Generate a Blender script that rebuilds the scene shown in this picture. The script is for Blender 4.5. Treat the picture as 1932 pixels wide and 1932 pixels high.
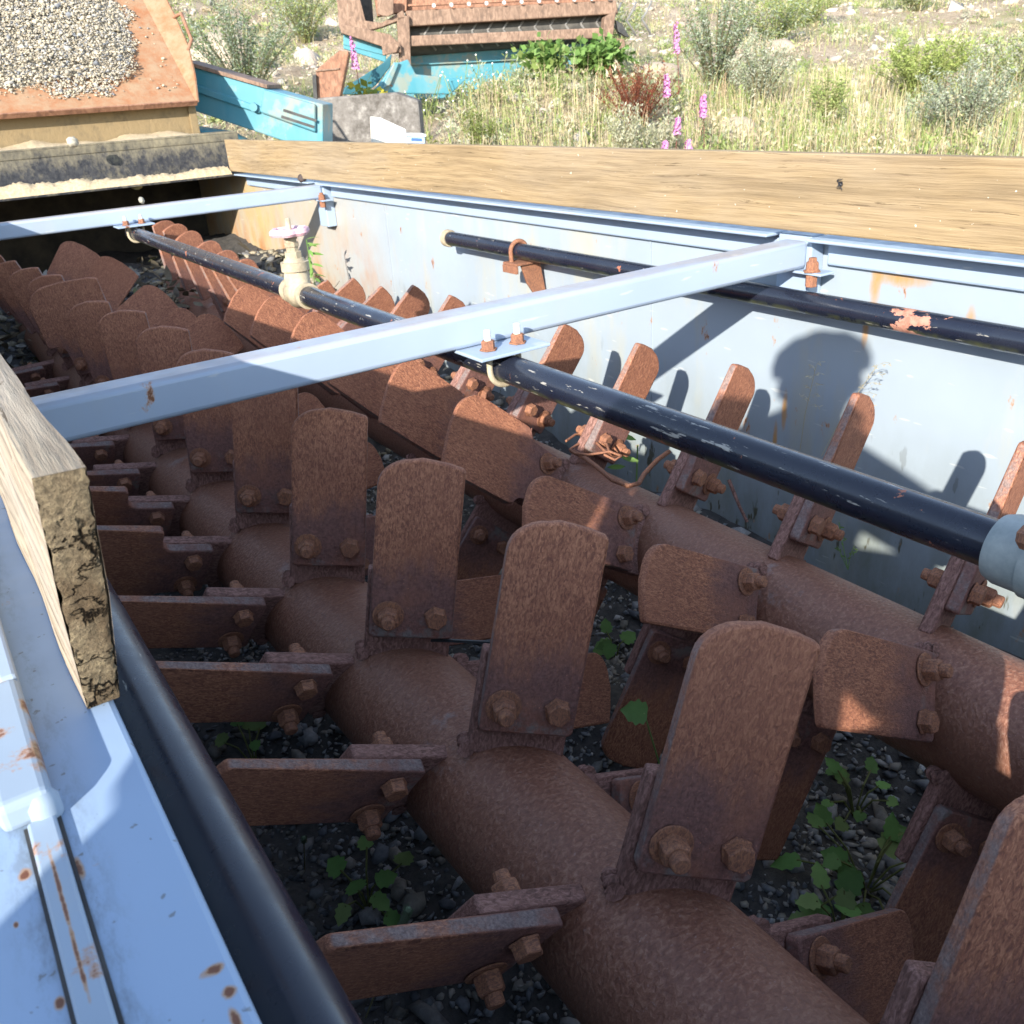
import bpy, bmesh, math, random
import numpy as np
from mathutils import Vector, Matrix
R = math.radians
S = bpy.context.scene
for o in list(bpy.data.objects): bpy.data.objects.remove(o)
rnd = random.Random(7)
nrg = np.random.default_rng(11)

# ------------------------------------------------------------------ camera
# world: +Y runs along the trough, +X across it, +Z up; the camera sits at the origin
ROT = np.array([[0.82546761, -0.28939213, 0.48461884],
                [-0.56084457, -0.32363342, 0.76204644],
                [-0.06369139, -0.9008405, -0.42945291]])
F = 1693.0
cam = bpy.data.cameras.new('camera'); camo = bpy.data.objects.new('camera', cam); S.collection.objects.link(camo)
m = Matrix.Identity(4)
for i in range(3):
    m[i][0] = ROT[i, 0]; m[i][1] = -ROT[i, 1]; m[i][2] = -ROT[i, 2]
camo.matrix_world = m
cam.sensor_width = 36; cam.lens = F/1932*36; cam.clip_start = .02; cam.clip_end = 500
cam.dof.use_dof = True; cam.dof.focus_distance = 1.35; cam.dof.aperture_fstop = 17
S.camera = camo
# ------------------------------------------------------------------ light
SUN_D = Vector((0.748, 0.5375, -0.39)).normalized()      # the way the light travels
W = bpy.data.worlds.new('World'); S.world = W; W.use_nodes = True
sky = W.node_tree.nodes.new('ShaderNodeTexSky'); sky.sky_type = 'NISHITA'; sky.sun_disc = False
sky.sun_elevation = math.asin(-SUN_D.z); sky.sun_rotation = math.atan2(-SUN_D.x, -SUN_D.y)
sky.air_density = 1.0; sky.dust_density = .3; sky.ozone_density = 1.3
bg = W.node_tree.nodes['Background']; bg.inputs['Strength'].default_value = 0.15
hs = W.node_tree.nodes.new('ShaderNodeHueSaturation'); hs.inputs['Saturation'].default_value = .80
W.node_tree.links.new(sky.outputs[0], hs.inputs['Color']); W.node_tree.links.new(hs.outputs[0], bg.inputs[0])
sl = bpy.data.lights.new('sun', 'SUN'); sl.energy = 3.45; sl.angle = R(.53); sl.color = (1, .93, .82)
so = bpy.data.objects.new('sun', sl); S.collection.objects.link(so); so.rotation_euler = SUN_D.to_track_quat('-Z', 'Y').to_euler()
S.view_settings.view_transform = 'Standard'; S.view_settings.look = 'None'; S.view_settings.gamma = 1
S.view_settings.use_curve_mapping = False; S.view_settings.exposure = 1.52

# ------------------------------------------------------------------ helpers
def wray(px, py):
    v = np.array([px-966, py-966, F]); return ROT @ (v/np.linalg.norm(v))
def on(px, py, ax, val):                     # a sight line cut with the plane axis = value
    d = wray(px, py); return Vector(d*val/d[ax])
def bgp(px, py, dist):                       # a sight line at a horizontal distance
    d = wray(px, py); return Vector(d*dist/math.hypot(d[0], d[1]))
class Plane:                                 # an upright plane turned by yaw from facing the viewer
    def __init__(s, px, py, dist, yaw=0):
        s.p = np.array(bgp(px, py, dist)); a = math.atan2(s.p[1], s.p[0])+R(yaw)
        s.n = np.array([math.cos(a), math.sin(a), 0])
    def at(s, px, py, back=0):
        d = wray(px, py); q = d*(s.p@s.n)/(d@s.n); return Vector(q+s.n*back)
class MB:
    def __init__(s): s.v = []; s.f = []
    def add(s, vs, fs):
        b = len(s.v); s.v += [tuple(v) for v in vs]; s.f += [tuple(i+b for i in f) for f in fs]; return s
    def box(s, x0, x1, y0, y1, z0, z1):
        return s.add([(x, y, z) for z in (z0, z1) for y in (y0, y1) for x in (x0, x1)],
                     [(0, 2, 3, 1), (4, 5, 7, 6), (0, 1, 5, 4), (2, 6, 7, 3), (0, 4, 6, 2), (1, 3, 7, 5)])
    def prism(s, pts, ext):                  # polygon swept along a vector
        n = len(pts); pts = [Vector(p) for p in pts]; ext = Vector(ext)
        nn = Vector((0, 0, 0))
        for i in range(n): nn += pts[i].cross(pts[(i+1) % n])
        if nn.dot(ext) > 0: pts = pts[::-1]
        return s.add(pts+[p+ext for p in pts], [tuple(range(n)), tuple(range(2*n-1, n-1, -1))]+[(i, i+n, (i+1) % n+n, (i+1) % n) for i in range(n)])
    def tube(s, pts, r, n=10, cap=True):
        pts = [Vector(p) for p in pts]; rs = r if isinstance(r, (list, tuple)) else [r]*len(pts)
        ring = []; up = None
        for i, p in enumerate(pts):
            t = (pts[min(i+1, len(pts)-1)]-pts[max(i-1, 0)]).normalized()
            if up is None:
                up = t.orthogonal().normalized()
            up = (up-t*up.dot(t)).normalized(); sd = t.cross(up)
            ring.append([p+(up*math.cos(k*2*math.pi/n)+sd*math.sin(k*2*math.pi/n))*rs[i] for k in range(n)])
        fs = []
        for i in range(len(pts)-1):
            for k in range(n): fs.append((i*n+k, i*n+(k+1) % n, (i+1)*n+(k+1) % n, (i+1)*n+k))
        if cap: fs += [tuple(range(n-1, -1, -1)), tuple(range((len(pts)-1)*n, len(pts)*n))]
        return s.add([q for rr in ring for q in rr], fs)
    def lathe(s, o, ax, prof, n=20):         # prof: (distance along axis, radius)
        o = Vector(o); ax = Vector(ax).normalized(); u = ax.orthogonal().normalized(); w = ax.cross(u)
        vs = [o+ax*h+(u*math.cos(k*2*math.pi/n)+w*math.sin(k*2*math.pi/n))*max(r, 1e-4) for h, r in prof for k in range(n)]
        fs = [(i*n+k, i*n+(k+1) % n, (i+1)*n+(k+1) % n, (i+1)*n+k) for i in range(len(prof)-1) for k in range(n)]
        fs += [tuple(range(n-1, -1, -1)), tuple(range((len(prof)-1)*n, len(prof)*n))]
        return s.add(vs, fs)
    def build(s, name, mat, parent=None, bevel=0, smooth=None, seg=2):
        me = bpy.data.meshes.new(name); org = wl(parent)
        me.from_pydata([tuple(Vector(v)-org) for v in s.v], [], s.f); me.update()
        me.materials.append(mat)
        if smooth is not None:
            me.polygons.foreach_set('use_smooth', [True]*len(me.polygons)); me.set_sharp_from_angle(angle=R(smooth))
        o = bpy.data.objects.new(name, me); S.collection.objects.link(o)
        if parent: o.parent = parent
        if bevel:
            b = o.modifiers.new('bevel', 'BEVEL'); b.width = bevel; b.segments = seg; b.limit_method = 'ANGLE'; b.angle_limit = R(40)
        return o
def wl(o):
    p = Vector((0, 0, 0))
    while o: p = p+o.location; o = o.parent
    return p
def tag(o, label=None, cat=None, group=None, kind=None):
    if label: o['label'] = label
    if cat: o['category'] = cat
    if group: o['group'] = group
    if kind: o['kind'] = kind
    return o
def empty(name, loc, label, cat, group=None):
    o = bpy.data.objects.new(name, None); S.collection.objects.link(o); o.location = loc; o.empty_display_size = .1
    return tag(o, label, cat, group)
def np_mesh(name, V, Fc, mat, parent=None, col=None, smooth=False):   # big meshes; Fc is (n,3) or (n,4)
    me = bpy.data.meshes.new(name); k = Fc.shape[1]
    me.vertices.add(len(V)); me.vertices.foreach_set('co', np.asarray(V, np.float32).ravel())
    me.loops.add(Fc.size); me.loops.foreach_set('vertex_index', Fc.astype(np.int32).ravel())
    me.polygons.add(len(Fc)); me.polygons.foreach_set('loop_start', np.arange(0, Fc.size, k, dtype=np.int32))
    if smooth: me.polygons.foreach_set('use_smooth', np.ones(len(Fc), bool))
    me.update(calc_edges=True); me.validate()
    if col is not None:
        a = me.attributes.new('tint', 'FLOAT_COLOR', 'POINT')
        c = np.ones((len(V), 4), np.float32); c[:, :3] = col; a.data.foreach_set('color', c.ravel())
    me.materials.append(mat)
    o = bpy.data.objects.new(name, me); S.collection.objects.link(o)
    if parent: o.parent = parent
    return o

# ------------------------------------------------------------------ materials
class Mat:
    def __init__(s, name, rough=.6, spec=.5, metal=0, coat=0):
        s.m = bpy.data.materials.new(name); s.m.use_nodes = True; s.t = s.m.node_tree; s.b = s.t.nodes['Principled BSDF']
        s.b.inputs['Roughness'].default_value = rough; s.b.inputs['Specular IOR Level'].default_value = spec
        s.b.inputs['Metallic'].default_value = metal; s.b.inputs['Coat Weight'].default_value = coat
        s.tc = s.t.nodes.new('ShaderNodeTexCoord'); s.vec = s.tc.outputs['Object']
    def n(s, k): return s.t.nodes.new(k)
    def l(s, a, b): s.t.links.new(a, b)
    def put(s, v, sock):
        if hasattr(v, 'links'): s.l(v, sock)
        elif isinstance(v, (tuple, list)): sock.default_value = tuple(v)+((1,) if len(v) == 3 and len(sock.default_value) == 4 else ())
        else: sock.default_value = v
    def scaled(s, sc, vec=None):
        x = s.n('ShaderNodeMapping'); s.l(vec or s.vec, x.inputs[0]); x.inputs['Scale'].default_value = sc; return x.outputs[0]
    def rand_offset(s):                      # shift the texture per object
        oi = s.n('ShaderNodeObjectInfo'); a = s.n('ShaderNodeVectorMath'); a.operation = 'SCALE'
        c = s.n('ShaderNodeCombineXYZ'); [s.l(oi.outputs['Random'], c.inputs[i]) for i in range(3)]
        s.l(c.outputs[0], a.inputs[0]); a.inputs['Scale'].default_value = 37.
        b = s.n('ShaderNodeVectorMath'); s.l(a.outputs[0], b.inputs[0]); s.l(s.vec, b.inputs[1]); return b.outputs[0]
    def noise(s, scale, detail=4, rough=.6, vec=None, dist=0):
        x = s.n('ShaderNodeTexNoise'); s.l(vec or s.vec, x.inputs['Vector']); x.inputs['Scale'].default_value = scale
        x.inputs['Detail'].default_value = detail; x.inputs['Roughness'].default_value = rough; x.inputs['Distortion'].default_value = dist
        return x.outputs['Fac']
    def voro(s, scale, vec=None, feat='F1', out='Distance'):
        x = s.n('ShaderNodeTexVoronoi'); x.feature = feat; s.l(vec or s.vec, x.inputs['Vector']); x.inputs['Scale'].default_value = scale; return x.outputs[out]
    def ramp(s, fac, stops, interp='LINEAR'):
        x = s.n('ShaderNodeValToRGB'); s.put(fac, x.inputs[0]); r = x.color_ramp; r.interpolation = interp
        while len(r.elements) < len(stops): r.elements.new(.5)
        for e, (p, c) in zip(r.elements, stops): e.position = p; e.color = (c, c, c, 1) if isinstance(c, (int, float)) else (*c, 1)
        return x.outputs[0]
    def mix(s, fac, a, b, mode='MIX'):
        x = s.n('ShaderNodeMix'); x.data_type = 'RGBA'; x.blend_type = mode
        s.put(fac, x.inputs[0]); s.put(a, x.inputs[6]); s.put(b, x.inputs[7]); return x.outputs[2]
    def math(s, op, a, b=0., clamp=False):
        x = s.n('ShaderNodeMath'); x.operation = op; x.use_clamp = clamp; s.put(a, x.inputs[0]); s.put(b, x.inputs[1]); return x.outputs[0]
    def xyz(s, vec=None):
        x = s.n('ShaderNodeSeparateXYZ'); s.l(vec or s.vec, x.inputs[0]); return x.outputs
    def rng(s, v, a, b):                     # 0 at a, 1 at b
        x = s.n('ShaderNodeMapRange'); s.put(v, x.inputs[0]); x.inputs[1].default_value = a; x.inputs[2].default_value = b; return x.outputs[0]
    def col(s, c): s.put(c, s.b.inputs['Base Color']); return s
    def rough(s, c): s.put(c, s.b.inputs['Roughness']); return s
    def bump(s, h, strength=.3, dist=.01):
        x = s.n('ShaderNodeBump'); x.inputs['Strength'].default_value = strength; x.inputs['Distance'].default_value = dist
        s.put(h, x.inputs['Height']); s.l(x.outputs[0], s.b.inputs['Normal']); return s

def painted(name, base, rust=.03, stain=(.45, .40, .25), low=None, dirt=.35, rough=.42, top=False, seam=None, spots=()):
    M = Mat(name, rough)
    c = M.mix(M.ramp(M.noise(2.3, 5), [(.35, 0), (.75, 1)]), base, tuple(x*.9 for x in base))
    st = M.ramp(M.noise(3.5, 6, .65, M.scaled((1, 1, .25))), [(.52, 0), (.75, dirt)])
    c = M.mix(st, c, stain)
    if low:                                  # algae and washed-down dirt towards the foot of the panel
        z = M.xyz()[2]
        k = M.math('MULTIPLY', M.rng(z, *low), M.ramp(M.noise(9, 6, .7, M.scaled((1, 1, .35))), [(.3, .25), (.7, 1)]))
        c = M.mix(k, c, (.17, .19, .16))
        for (a_, b_, ry, rz) in ((1652, 528, .02, .09), (1700, 522, .10, .03), (1480, 775, .012, .07), (1462, 830, .01, .08), (1633, 620, .012, .07), (1245, 130, .02, .1), (1830, 610, .015, .05)):
            q = on(a_, b_, 0, 2.02); yy = M.math('DIVIDE', M.math('SUBTRACT', M.xyz()[1], q[1]-2.4), ry); zz = M.math('DIVIDE', M.math('SUBTRACT', z, q[2]+1.6), rz)
            d = M.math('ADD', M.math('MULTIPLY', yy, yy), M.math('MULTIPLY', zz, zz)); k2 = M.rng(M.math('ADD', d, M.math('MULTIPLY', M.noise(30, 5, .7, M.scaled((1, 1, .4))), 1.6)), 1.7, .7)
            c = M.mix(k2, c, (.42, .24, .10))
        sp = M.math('MULTIPLY', M.rng(z, *low), M.ramp(M.noise(26, 3, .6, M.scaled((1, 1, .3))), [(.63, 0), (.67, 1)]))
        c = M.mix(sp, c, (.07, .065, .035))
    if low:                                  # rust-yellow wash on the panel's far end
        k = M.math('MULTIPLY', M.rng(M.xyz()[1], 1.55, 3.4), M.ramp(M.noise(2.6, 6, .7, M.scaled((1, 1, .5))), [(.25, .15), (.6, 1)]))
        c = M.mix(k, c, (.46, .33, .16))
        k = M.math('MULTIPLY', M.rng(M.xyz()[1], 1.2, 3.0), M.ramp(M.noise(3.1, 6, .7, M.scaled((1, 1, .6))), [(.48, 0), (.62, .9)])); k = M.math('MULTIPLY', k, M.rng(M.xyz()[2], 1.05, .75))
        c = M.mix(k, c, (.40, .19, .08))
    if seam:                                 # grime and moss caught along the raised strip
        k = M.math('MULTIPLY', M.rng(M.math('ABSOLUTE', M.math('SUBTRACT', M.xyz()[0], seam)), .035, .008), M.ramp(M.noise(45, 6, .75, M.scaled((1, .35, 1))), [(.48, 0), (.62, .5)]))
        c = M.mix(k, c, (.07, .065, .04)); sp = M.ramp(M.noise(120, 2, .5), [(.70, 0), (.73, .7)]); c = M.mix(sp, c, (.13, .13, .12))
    if top:                                  # dust and thin rust lying on the upper faces
        ge = M.n('ShaderNodeNewGeometry'); k = M.rng(M.xyz(ge.outputs['Normal'])[2], .5, .95)
        c = M.mix(M.math('MULTIPLY', k, M.ramp(M.noise(7, 6, .7, M.scaled((.5, 1, 1))), [(.35, .1), (.65, .75)])), c, (.33, .26, .21))
    ru = M.noise(15, 6, .64, M.scaled((1, 1, .5)))
    c = M.mix(M.ramp(ru, [(.70-rust, 0), (.74-rust, .75)]), c, (.42, .20, .07))
    c = M.mix(M.ramp(ru, [(.735-rust, 0), (.755-rust, 1)]), c, (.17, .065, .03))
    for (a_, b_, rx, ry) in spots:           # rust blooms that have a place of their own on the near plate
        q = on(a_, b_, 2, -.41); xx = M.math('DIVIDE', M.math('SUBTRACT', M.xyz()[0], q[0]-1.0), rx); yy = M.math('DIVIDE', M.math('SUBTRACT', M.xyz()[1], q[1]-2.4), ry)
        d = M.math('ADD', M.math('ADD', M.math('MULTIPLY', xx, xx), M.math('MULTIPLY', yy, yy)), M.math('MULTIPLY', M.noise(90, 5, .7), 2.2))
        c = M.mix(M.rng(d, 2.2, 1.4), c, (.40, .24, .13)); c = M.mix(M.rng(d, 1.5, 1.25), c, (.16, .06, .03))
    sc = M.ramp(M.noise(60, 2, .5, M.scaled((.15, .15, 1))), [(.70, 0), (.73, .35)])
    c = M.mix(sc, c, (.62, .62, .58))
    return M.col(c).rough(M.ramp(M.noise(20, 3), [(.3, rough-.08), (.7, rough+.14)])).bump(M.math('ADD', M.noise(1.6, 2), M.math('MULTIPLY', M.noise(7, 3), .12)), .32, .03)
m_paint = painted('blue_grey_paint', (.335, .425, .55), .02, dirt=.25)
m_panel = painted('trough_panel_paint', (.325, .385, .445), .05, low=(.80, .30), dirt=.75)
m_beam = painted('beam_paint', (.345, .425, .545), .014, dirt=.2, rough=.36, top=True)

def rusty(name, hi, lo, dark, scale=60, bump=.5, mask=None, base=None, rough=.75, spec=.4, edge=False):
    M = Mat(name, rough, spec); v = M.rand_offset()
    fl = M.noise(scale*3.0, 4, .62, M.scaled((1, 1, .42), v), .8)       # fine worm-like flakes
    f = M.math('ADD', M.math('MULTIPLY', fl, .84), M.math('MULTIPLY', M.noise(scale*.35, 5, .65, v), .16))
    c = M.ramp(f, [(.38, dark), (.50, lo), (.60, hi)])
    big = M.noise(6, 4, .6, v); c = M.mix(M.ramp(big, [(.42, 0), (.72, .32)]), c, dark)
    big2 = M.noise(4.3, 3, .6, M.scaled((1.3, 1, .8), v)); c = M.mix(M.ramp(big2, [(.5, 0), (.72, .5)]), c, lo)
    if mask:                                 # the bolted end has never been scoured: darker, smoother scale
        z = M.xyz()[2]
        k = M.math('ADD', z, M.math('MULTIPLY', M.math('SUBTRACT', M.noise(30, 6, .75, M.scaled((1, 1, .3), v)), .5), .20))
        k = M.rng(k, mask[0], mask[1])
        b2 = M.ramp(M.noise(150, 4, .65, v), [(.35, tuple(x*.7 for x in base)), (.65, tuple(x*1.25 for x in base))])
        b2 = M.mix(M.ramp(M.noise(9, 4, .6, v), [(.5, 0), (.7, .5)]), b2, lo)
        g = M.math('MULTIPLY', M.ramp(M.noise(20, 5, .7, v), [(.52, 0), (.64, .7)]), M.rng(z, .215, .165)); b2 = M.mix(g, b2, (.20, .20, .19))
        c = M.mix(k, b2, c)
    lt = M.ramp(M.noise(260, 3, .6, v), [(.66, 0), (.74, .55)]); c = M.mix(lt, c, tuple(min(1, x*1.7) for x in hi))
    if edge:                                 # worn bright steel along the narrow sides
        ab = M.math('ABSOLUTE', M.xyz(M.tc.outputs['Normal'])[0]); k = M.math('MULTIPLY', M.rng(ab, .8, .97), M.ramp(M.noise(24, 6, .7, v), [(.40, .15), (.56, .8)]))
        c = M.mix(k, c, M.ramp(M.noise(210, 4, .7, v), [(.35, (.13, .11, .11)), (.65, (.31, .255, .235))]))
    return M.col(c).bump(f, bump, .005)
m_blade = rusty('rusty_blade', (.50, .225, .125), (.345, .140, .078), (.20, .080, .052), 95, .8, (.250, .315), (.205, .10, .082), edge=True)
m_lug = rusty('rusty_lug', (.36, .20, .165), (.245, .125, .10), (.13, .066, .052), 70, .8)
m_bolt = rusty('rusty_bolt', (.38, .175, .09), (.27, .12, .07), (.15, .07, .048), 120, .4)
m_rustplate = rusty('rusty_sheet', (.36, .19, .12), (.28, .14, .085), (.17, .085, .055), 9, .3)
m_rustbeam = rusty('rusty_machine_steel', (.29, .195, .14), (.22, .14, .098), (.13, .085, .062), 8, .3)

def shaft_mat():
    M = Mat('rusty_shaft', .48, .5)
    f = M.noise(125, 3, .6, M.scaled((1, 1.25, 1)), .4); g = M.noise(170, 3, .6)
    c = M.ramp(f, [(.32, (.165, .066, .042)), (.52, (.235, .10, .062)), (.68, (.33, .17, .112))])
    c = M.mix(M.ramp(M.noise(3.2, 4), [(.42, 0), (.66, .6)]), c, (.235, .12, .080))
    c = M.mix(M.ramp(g, [(.64, 0), (.74, .6)]), c, (.36, .26, .235))
    c = M.mix(M.ramp(M.noise(5, 6, .72), [(.60, 0), (.70, .55)]), c, (.30, .28, .275))
    h = M.math('ADD', M.math('MULTIPLY', f, .8), M.math('MULTIPLY', g, .25))
    return M.col(c).bump(h, .8, .004).rough(M.ramp(g, [(.3, .36), (.7, .62)])).m
m_shaft = shaft_mat()

def pipe_mat(name='black_pipe_paint', chips=.0, patch=None, coat=.3):
    M = Mat(name, .25, .5, coat=coat); M.b.inputs['Coat Roughness'].default_value = .12
    c = M.mix(M.ramp(M.noise(3, 4), [(.4, 0), (.7, 1)]), (.010, .013, .026), (.018, .022, .034))
    x = M.xyz()
    al = M.math('MULTIPLY', M.rng(x[2], -.008, -.026), M.ramp(M.noise(24, 6, .7), [(.42, 0), (.62, 1)]))
    c = M.mix(al, c, (.12, .13, .035))
    scr = M.ramp(M.noise(95, 4, .65, M.scaled((1, .16, 1))), [(.66-chips*.7, 0), (.70-chips*.7, .7)]); c = M.mix(scr, c, (.45, .43, .38))
    ch = M.noise(26, 6, .66); k = M.ramp(ch, [(.685-chips*.5, 0), (.695-chips*.5, 1)]); c = M.mix(k, c, (.33, .12, .07))
    if patch:
        cy, ry = patch; d = M.math('DIVIDE', M.math('ABSOLUTE', M.math('SUBTRACT', x[1], cy)), ry)
        k2 = M.math('GREATER_THAN', M.math('SUBTRACT', M.noise(38, 6, .65, M.scaled((1, .5, 1))), M.math('MULTIPLY', d, .24)), .45); c = M.mix(k2, c, M.ramp(M.noise(60, 3), [(.4, (.36, .15, .10)), (.6, (.48, .24, .17))])); k = M.math('MAXIMUM', k, k2)
    return M.col(c).rough(M.mix(M.math('MAXIMUM', k, al), M.ramp(M.noise(30, 3), [(.3, .2), (.8, .42)]), (.85, .85, .85)))
m_pipe = pipe_mat(patch=(on(1722, 598, 0, 1.93)[1]-1.04, .10)); m_pipe_worn = pipe_mat('worn_black_pipe_paint', .05)

def wood_mat(name, a, b, g, grey):
    M = Mat(name, .85, .2)
    cx = M.n('ShaderNodeCombineXYZ'); M.l(M.math('MULTIPLY', M.noise(2.2, 3, .5, M.scaled((1, .6, 1))), .05), cx.inputs[2]); ad = M.n('ShaderNodeVectorMath'); M.l(cx.outputs[0], ad.inputs[0]); M.l(M.vec, ad.inputs[1]); M.vec = ad.outputs[0]
    v = M.scaled((1, .022, 1)); wv = M.n('ShaderNodeTexWave'); wv.bands_direction = 'Z'; wv.wave_profile = 'SIN'
    M.l(M.scaled((1, .35, 1)), wv.inputs['Vector']); wv.inputs['Scale'].default_value = 13; wv.inputs['Distortion'].default_value = 5
    wv.inputs['Detail'].default_value = 4; wv.inputs['Detail Scale'].default_value = .9
    f = M.math('ADD', M.math('MULTIPLY', wv.outputs['Fac'], .13), M.math('MULTIPLY', M.noise(190, 6, .66, v), .87))
    c = M.ramp(f, [(.3, g), (.48, b), (.72, a)])
    c = M.mix(M.ramp(M.noise(2.5, 5, .6, M.scaled((1, .4, 1.5))), [(.45, 0), (.7, grey)]), c, (.30, .28, .25))
    cr = M.ramp(M.noise(120, 5, .72, M.scaled((1, .035, 1)), .4), [(.35, 1), (.385, 0)])
    c = M.mix(M.math('MULTIPLY', cr, .8), c, (.09, .06, .035))
    c = M.mix(M.ramp(M.noise(17, 5, .7, M.scaled((1, .08, 1))), [(.34, .5), (.52, 0)]), c, tuple(x*.6 for x in g))
    z = M.ramp(M.noise(75, 2, .5), [(.735, 0), (.75, .8)]); c = M.mix(z, c, (.68, .66, .58))
    return M.col(c).bump(f, .6, .006)
m_wood = wood_mat('weathered_board', (.385, .285, .165), (.325, .235, .13), (.235, .165, .095), .32)
m_wood_grey = wood_mat('grey_weathered_board', (.50, .42, .31), (.38, .31, .23), (.17, .13, .09), .75)
def endgrain():
    M = Mat('board_end_grain', .95, .1)
    f = M.noise(190, 6, .7); c = M.ramp(f, [(.3, (.09, .072, .05)), (.5, (.235, .185, .12)), (.7, (.40, .32, .20))])
    c = M.mix(M.ramp(M.noise(18, 4), [(.45, 0), (.6, .75)]), c, (.13, .09, .055))
    a1 = M.ramp(M.math('ABSOLUTE', M.math('SUBTRACT', M.noise(9, 5, .6, M.scaled((1.6, 1, .8))), .5)), [(.004, 1), (.016, 0)])
    a2 = M.ramp(M.math('ABSOLUTE', M.math('SUBTRACT', M.noise(16, 5, .6, M.scaled((.8, 1, 1.5))), .5)), [(.003, 1), (.012, 0)])
    cr = M.math('MULTIPLY', M.math('MAXIMUM', a1, a2), M.ramp(M.noise(13, 4, .7), [(.46, 0), (.53, 1)]))
    c = M.mix(cr, c, (.012, .008, .005))
    return M.col(c).bump(M.math('SUBTRACT', f, M.math('MULTIPLY', cr, 2.)), 1., .006)
m_endgrain = endgrain()

def plain(name, c1, c2, scale=20, rough=.6, bump=0, spec=.4, metal=0, vec=(1, 1, 1)):
    M = Mat(name, rough, spec, metal); f = M.noise(scale, 5, .65, M.scaled(vec)); M.col(M.ramp(f, [(.35, c1), (.65, c2)]))
    if bump: M.bump(f, bump, .01)
    return M
m_cream = plain('cream_paint', (.27, .22, .15), (.52, .45, .32), 16, .7, .3).m
m_pink = plain('faded_pink_paint', (.60, .36, .40), (.70, .46, .50), 12, .7).m
m_zinc = plain('zinc_plated', (.38, .40, .40), (.55, .56, .55), 40, .45, 0, .5, .5).m
m_white = plain('chalky_white', (.62, .60, .54), (.75, .73, .66), 40, .8).m
m_greycollar = plain('grey_rubber_collar', (.22, .26, .26), (.34, .37, .36), 30, .5).m
m_black = plain('black_steel', (.02, .021, .024), (.06, .058, .055), 15, .5).m
m_concrete = None
def concrete():
    M = Mat('stained_concrete', .95, .1)
    f = M.noise(14, 7, .75); c = M.ramp(f, [(.35, (.10, .09, .08)), (.55, (.20, .185, .17)), (.72, (.38, .36, .33))])
    c = M.mix(M.ramp(M.noise(2.2, 4, .6, M.scaled((1, 1, .35))), [(.5, 0), (.75, .6)]), c, (.27, .25, .23))
    return M.col(c).bump(f, .5, .02).m
m_concrete = concrete()
def turq():
    M = Mat('turquoise_paint', .45)
    c = M.mix(M.ramp(M.noise(1.6, 4), [(.4, 0), (.7, 1)]), (.05, .225, .29), (.08, .27, .325))
    k = M.ramp(M.noise(3.2, 6, .65), [(.53, 0), (.62, .75)]); c = M.mix(k, c, (.25, .24, .18))
    k = M.ramp(M.noise(5, 6, .6), [(.68, 0), (.70, 1)]); c = M.mix(k, c, (.26, .12, .06))
    c = M.mix(M.ramp(M.noise(4, 5, .6, M.scaled((1, 1, .2))), [(.5, 0), (.8, .4)]), c, (.25, .33, .33))
    return M.col(c).m
m_turq = turq()
def ledge_mat(name, c, dust, lo, hi):
    M = Mat(name, .8, .3); f = M.noise(9, 7, .72); c = M.mix(M.ramp(f, [(lo, 0), (hi, 1)]), c, dust)
    return M.col(c).bump(f, .4, .02).m
def dusty(name, c0, c1, dust, z0, z1):
    M = Mat(name, .8, .3); f = M.noise(22, 8, .75, M.scaled((1, 1, .6))); g = M.noise(3, 5, .7)
    k = M.math('ADD', M.rng(M.xyz()[2], z0, z1), M.math('MULTIPLY', M.math('SUBTRACT', M.math('ADD', M.math('MULTIPLY', f, .6), M.math('MULTIPLY', g, .4)), .5), 3.2), True)
    return M.col(M.mix(k, M.ramp(M.noise(40, 4), [(.35, c0), (.65, c1)]), dust)).bump(f, .4, .02).m
m_dusty_black = dusty('dusty_black_steel', (.02, .022, .028), (.05, .05, .053), (.30, .26, .17), .30, .55)
m_dusty_panel = dusty('mud_caked_panel', (.05, .045, .04), (.10, .085, .06), (.25, .185, .10), -.6, .4)
m_hopper = ledge_mat('rust_hopper_sheet', (.31, .14, .068), (.33, .22, .135), .38, .60)
m_grit = plain('grey_tan_grit', (.28, .245, .19), (.48, .42, .33), 70, .95, .8, .1).m
m_sand = plain('pale_sand', (.42, .33, .21), (.56, .46, .31), 60, .95, .6, .1).m
def tinted(name, rough=.85, spec=.2, trans=0, noise=.25, scale=40):
    M = Mat(name, rough, spec); a = M.n('ShaderNodeAttribute'); a.attribute_name = 'tint'
    f = M.noise(scale, 3); c = M.mix(1., a.outputs['Color'], M.ramp(f, [(.3, 1-noise), (.7, 1+0.*noise)]), 'MULTIPLY')
    M.col(c)
    if trans:
        tr = M.n('ShaderNodeBsdfTranslucent'); M.l(c, tr.inputs[0]); mx = M.n('ShaderNodeMixShader'); mx.inputs[0].default_value = trans
        M.l(M.b.outputs[0], mx.inputs[1]); M.l(tr.outputs[0], mx.inputs[2]); M.l(mx.outputs[0], M.t.nodes['Material Output'].inputs[0])
    return M.m
m_stone = tinted('loose_stone', .85, .25, 0, .45, 60); m_leaf = tinted('leaf', .6, .3, .3, .15); m_blade_grass = tinted('grass_blade', .7, .2, .25, .1)
m_drystuff = tinted('dry_leaf', .9, .1, .15, .3)
def soil():
    M = Mat('stony_soil', .95, .1); f = M.noise(1.3, 8, .7); g = M.noise(14, 6, .7)
    c = M.ramp(M.math('ADD', M.math('MULTIPLY', f, .5), M.math('MULTIPLY', g, .5)), [(.36, (.24, .18, .12)), (.5, (.40, .32, .235)), (.64, (.54, .45, .355))])
    c = M.mix(M.ramp(M.noise(.5, 6, .7), [(.48, 0), (.62, .6)]), c, (.24, .25, .10))
    return M.col(c).bump(g, .8, .12).m
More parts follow.
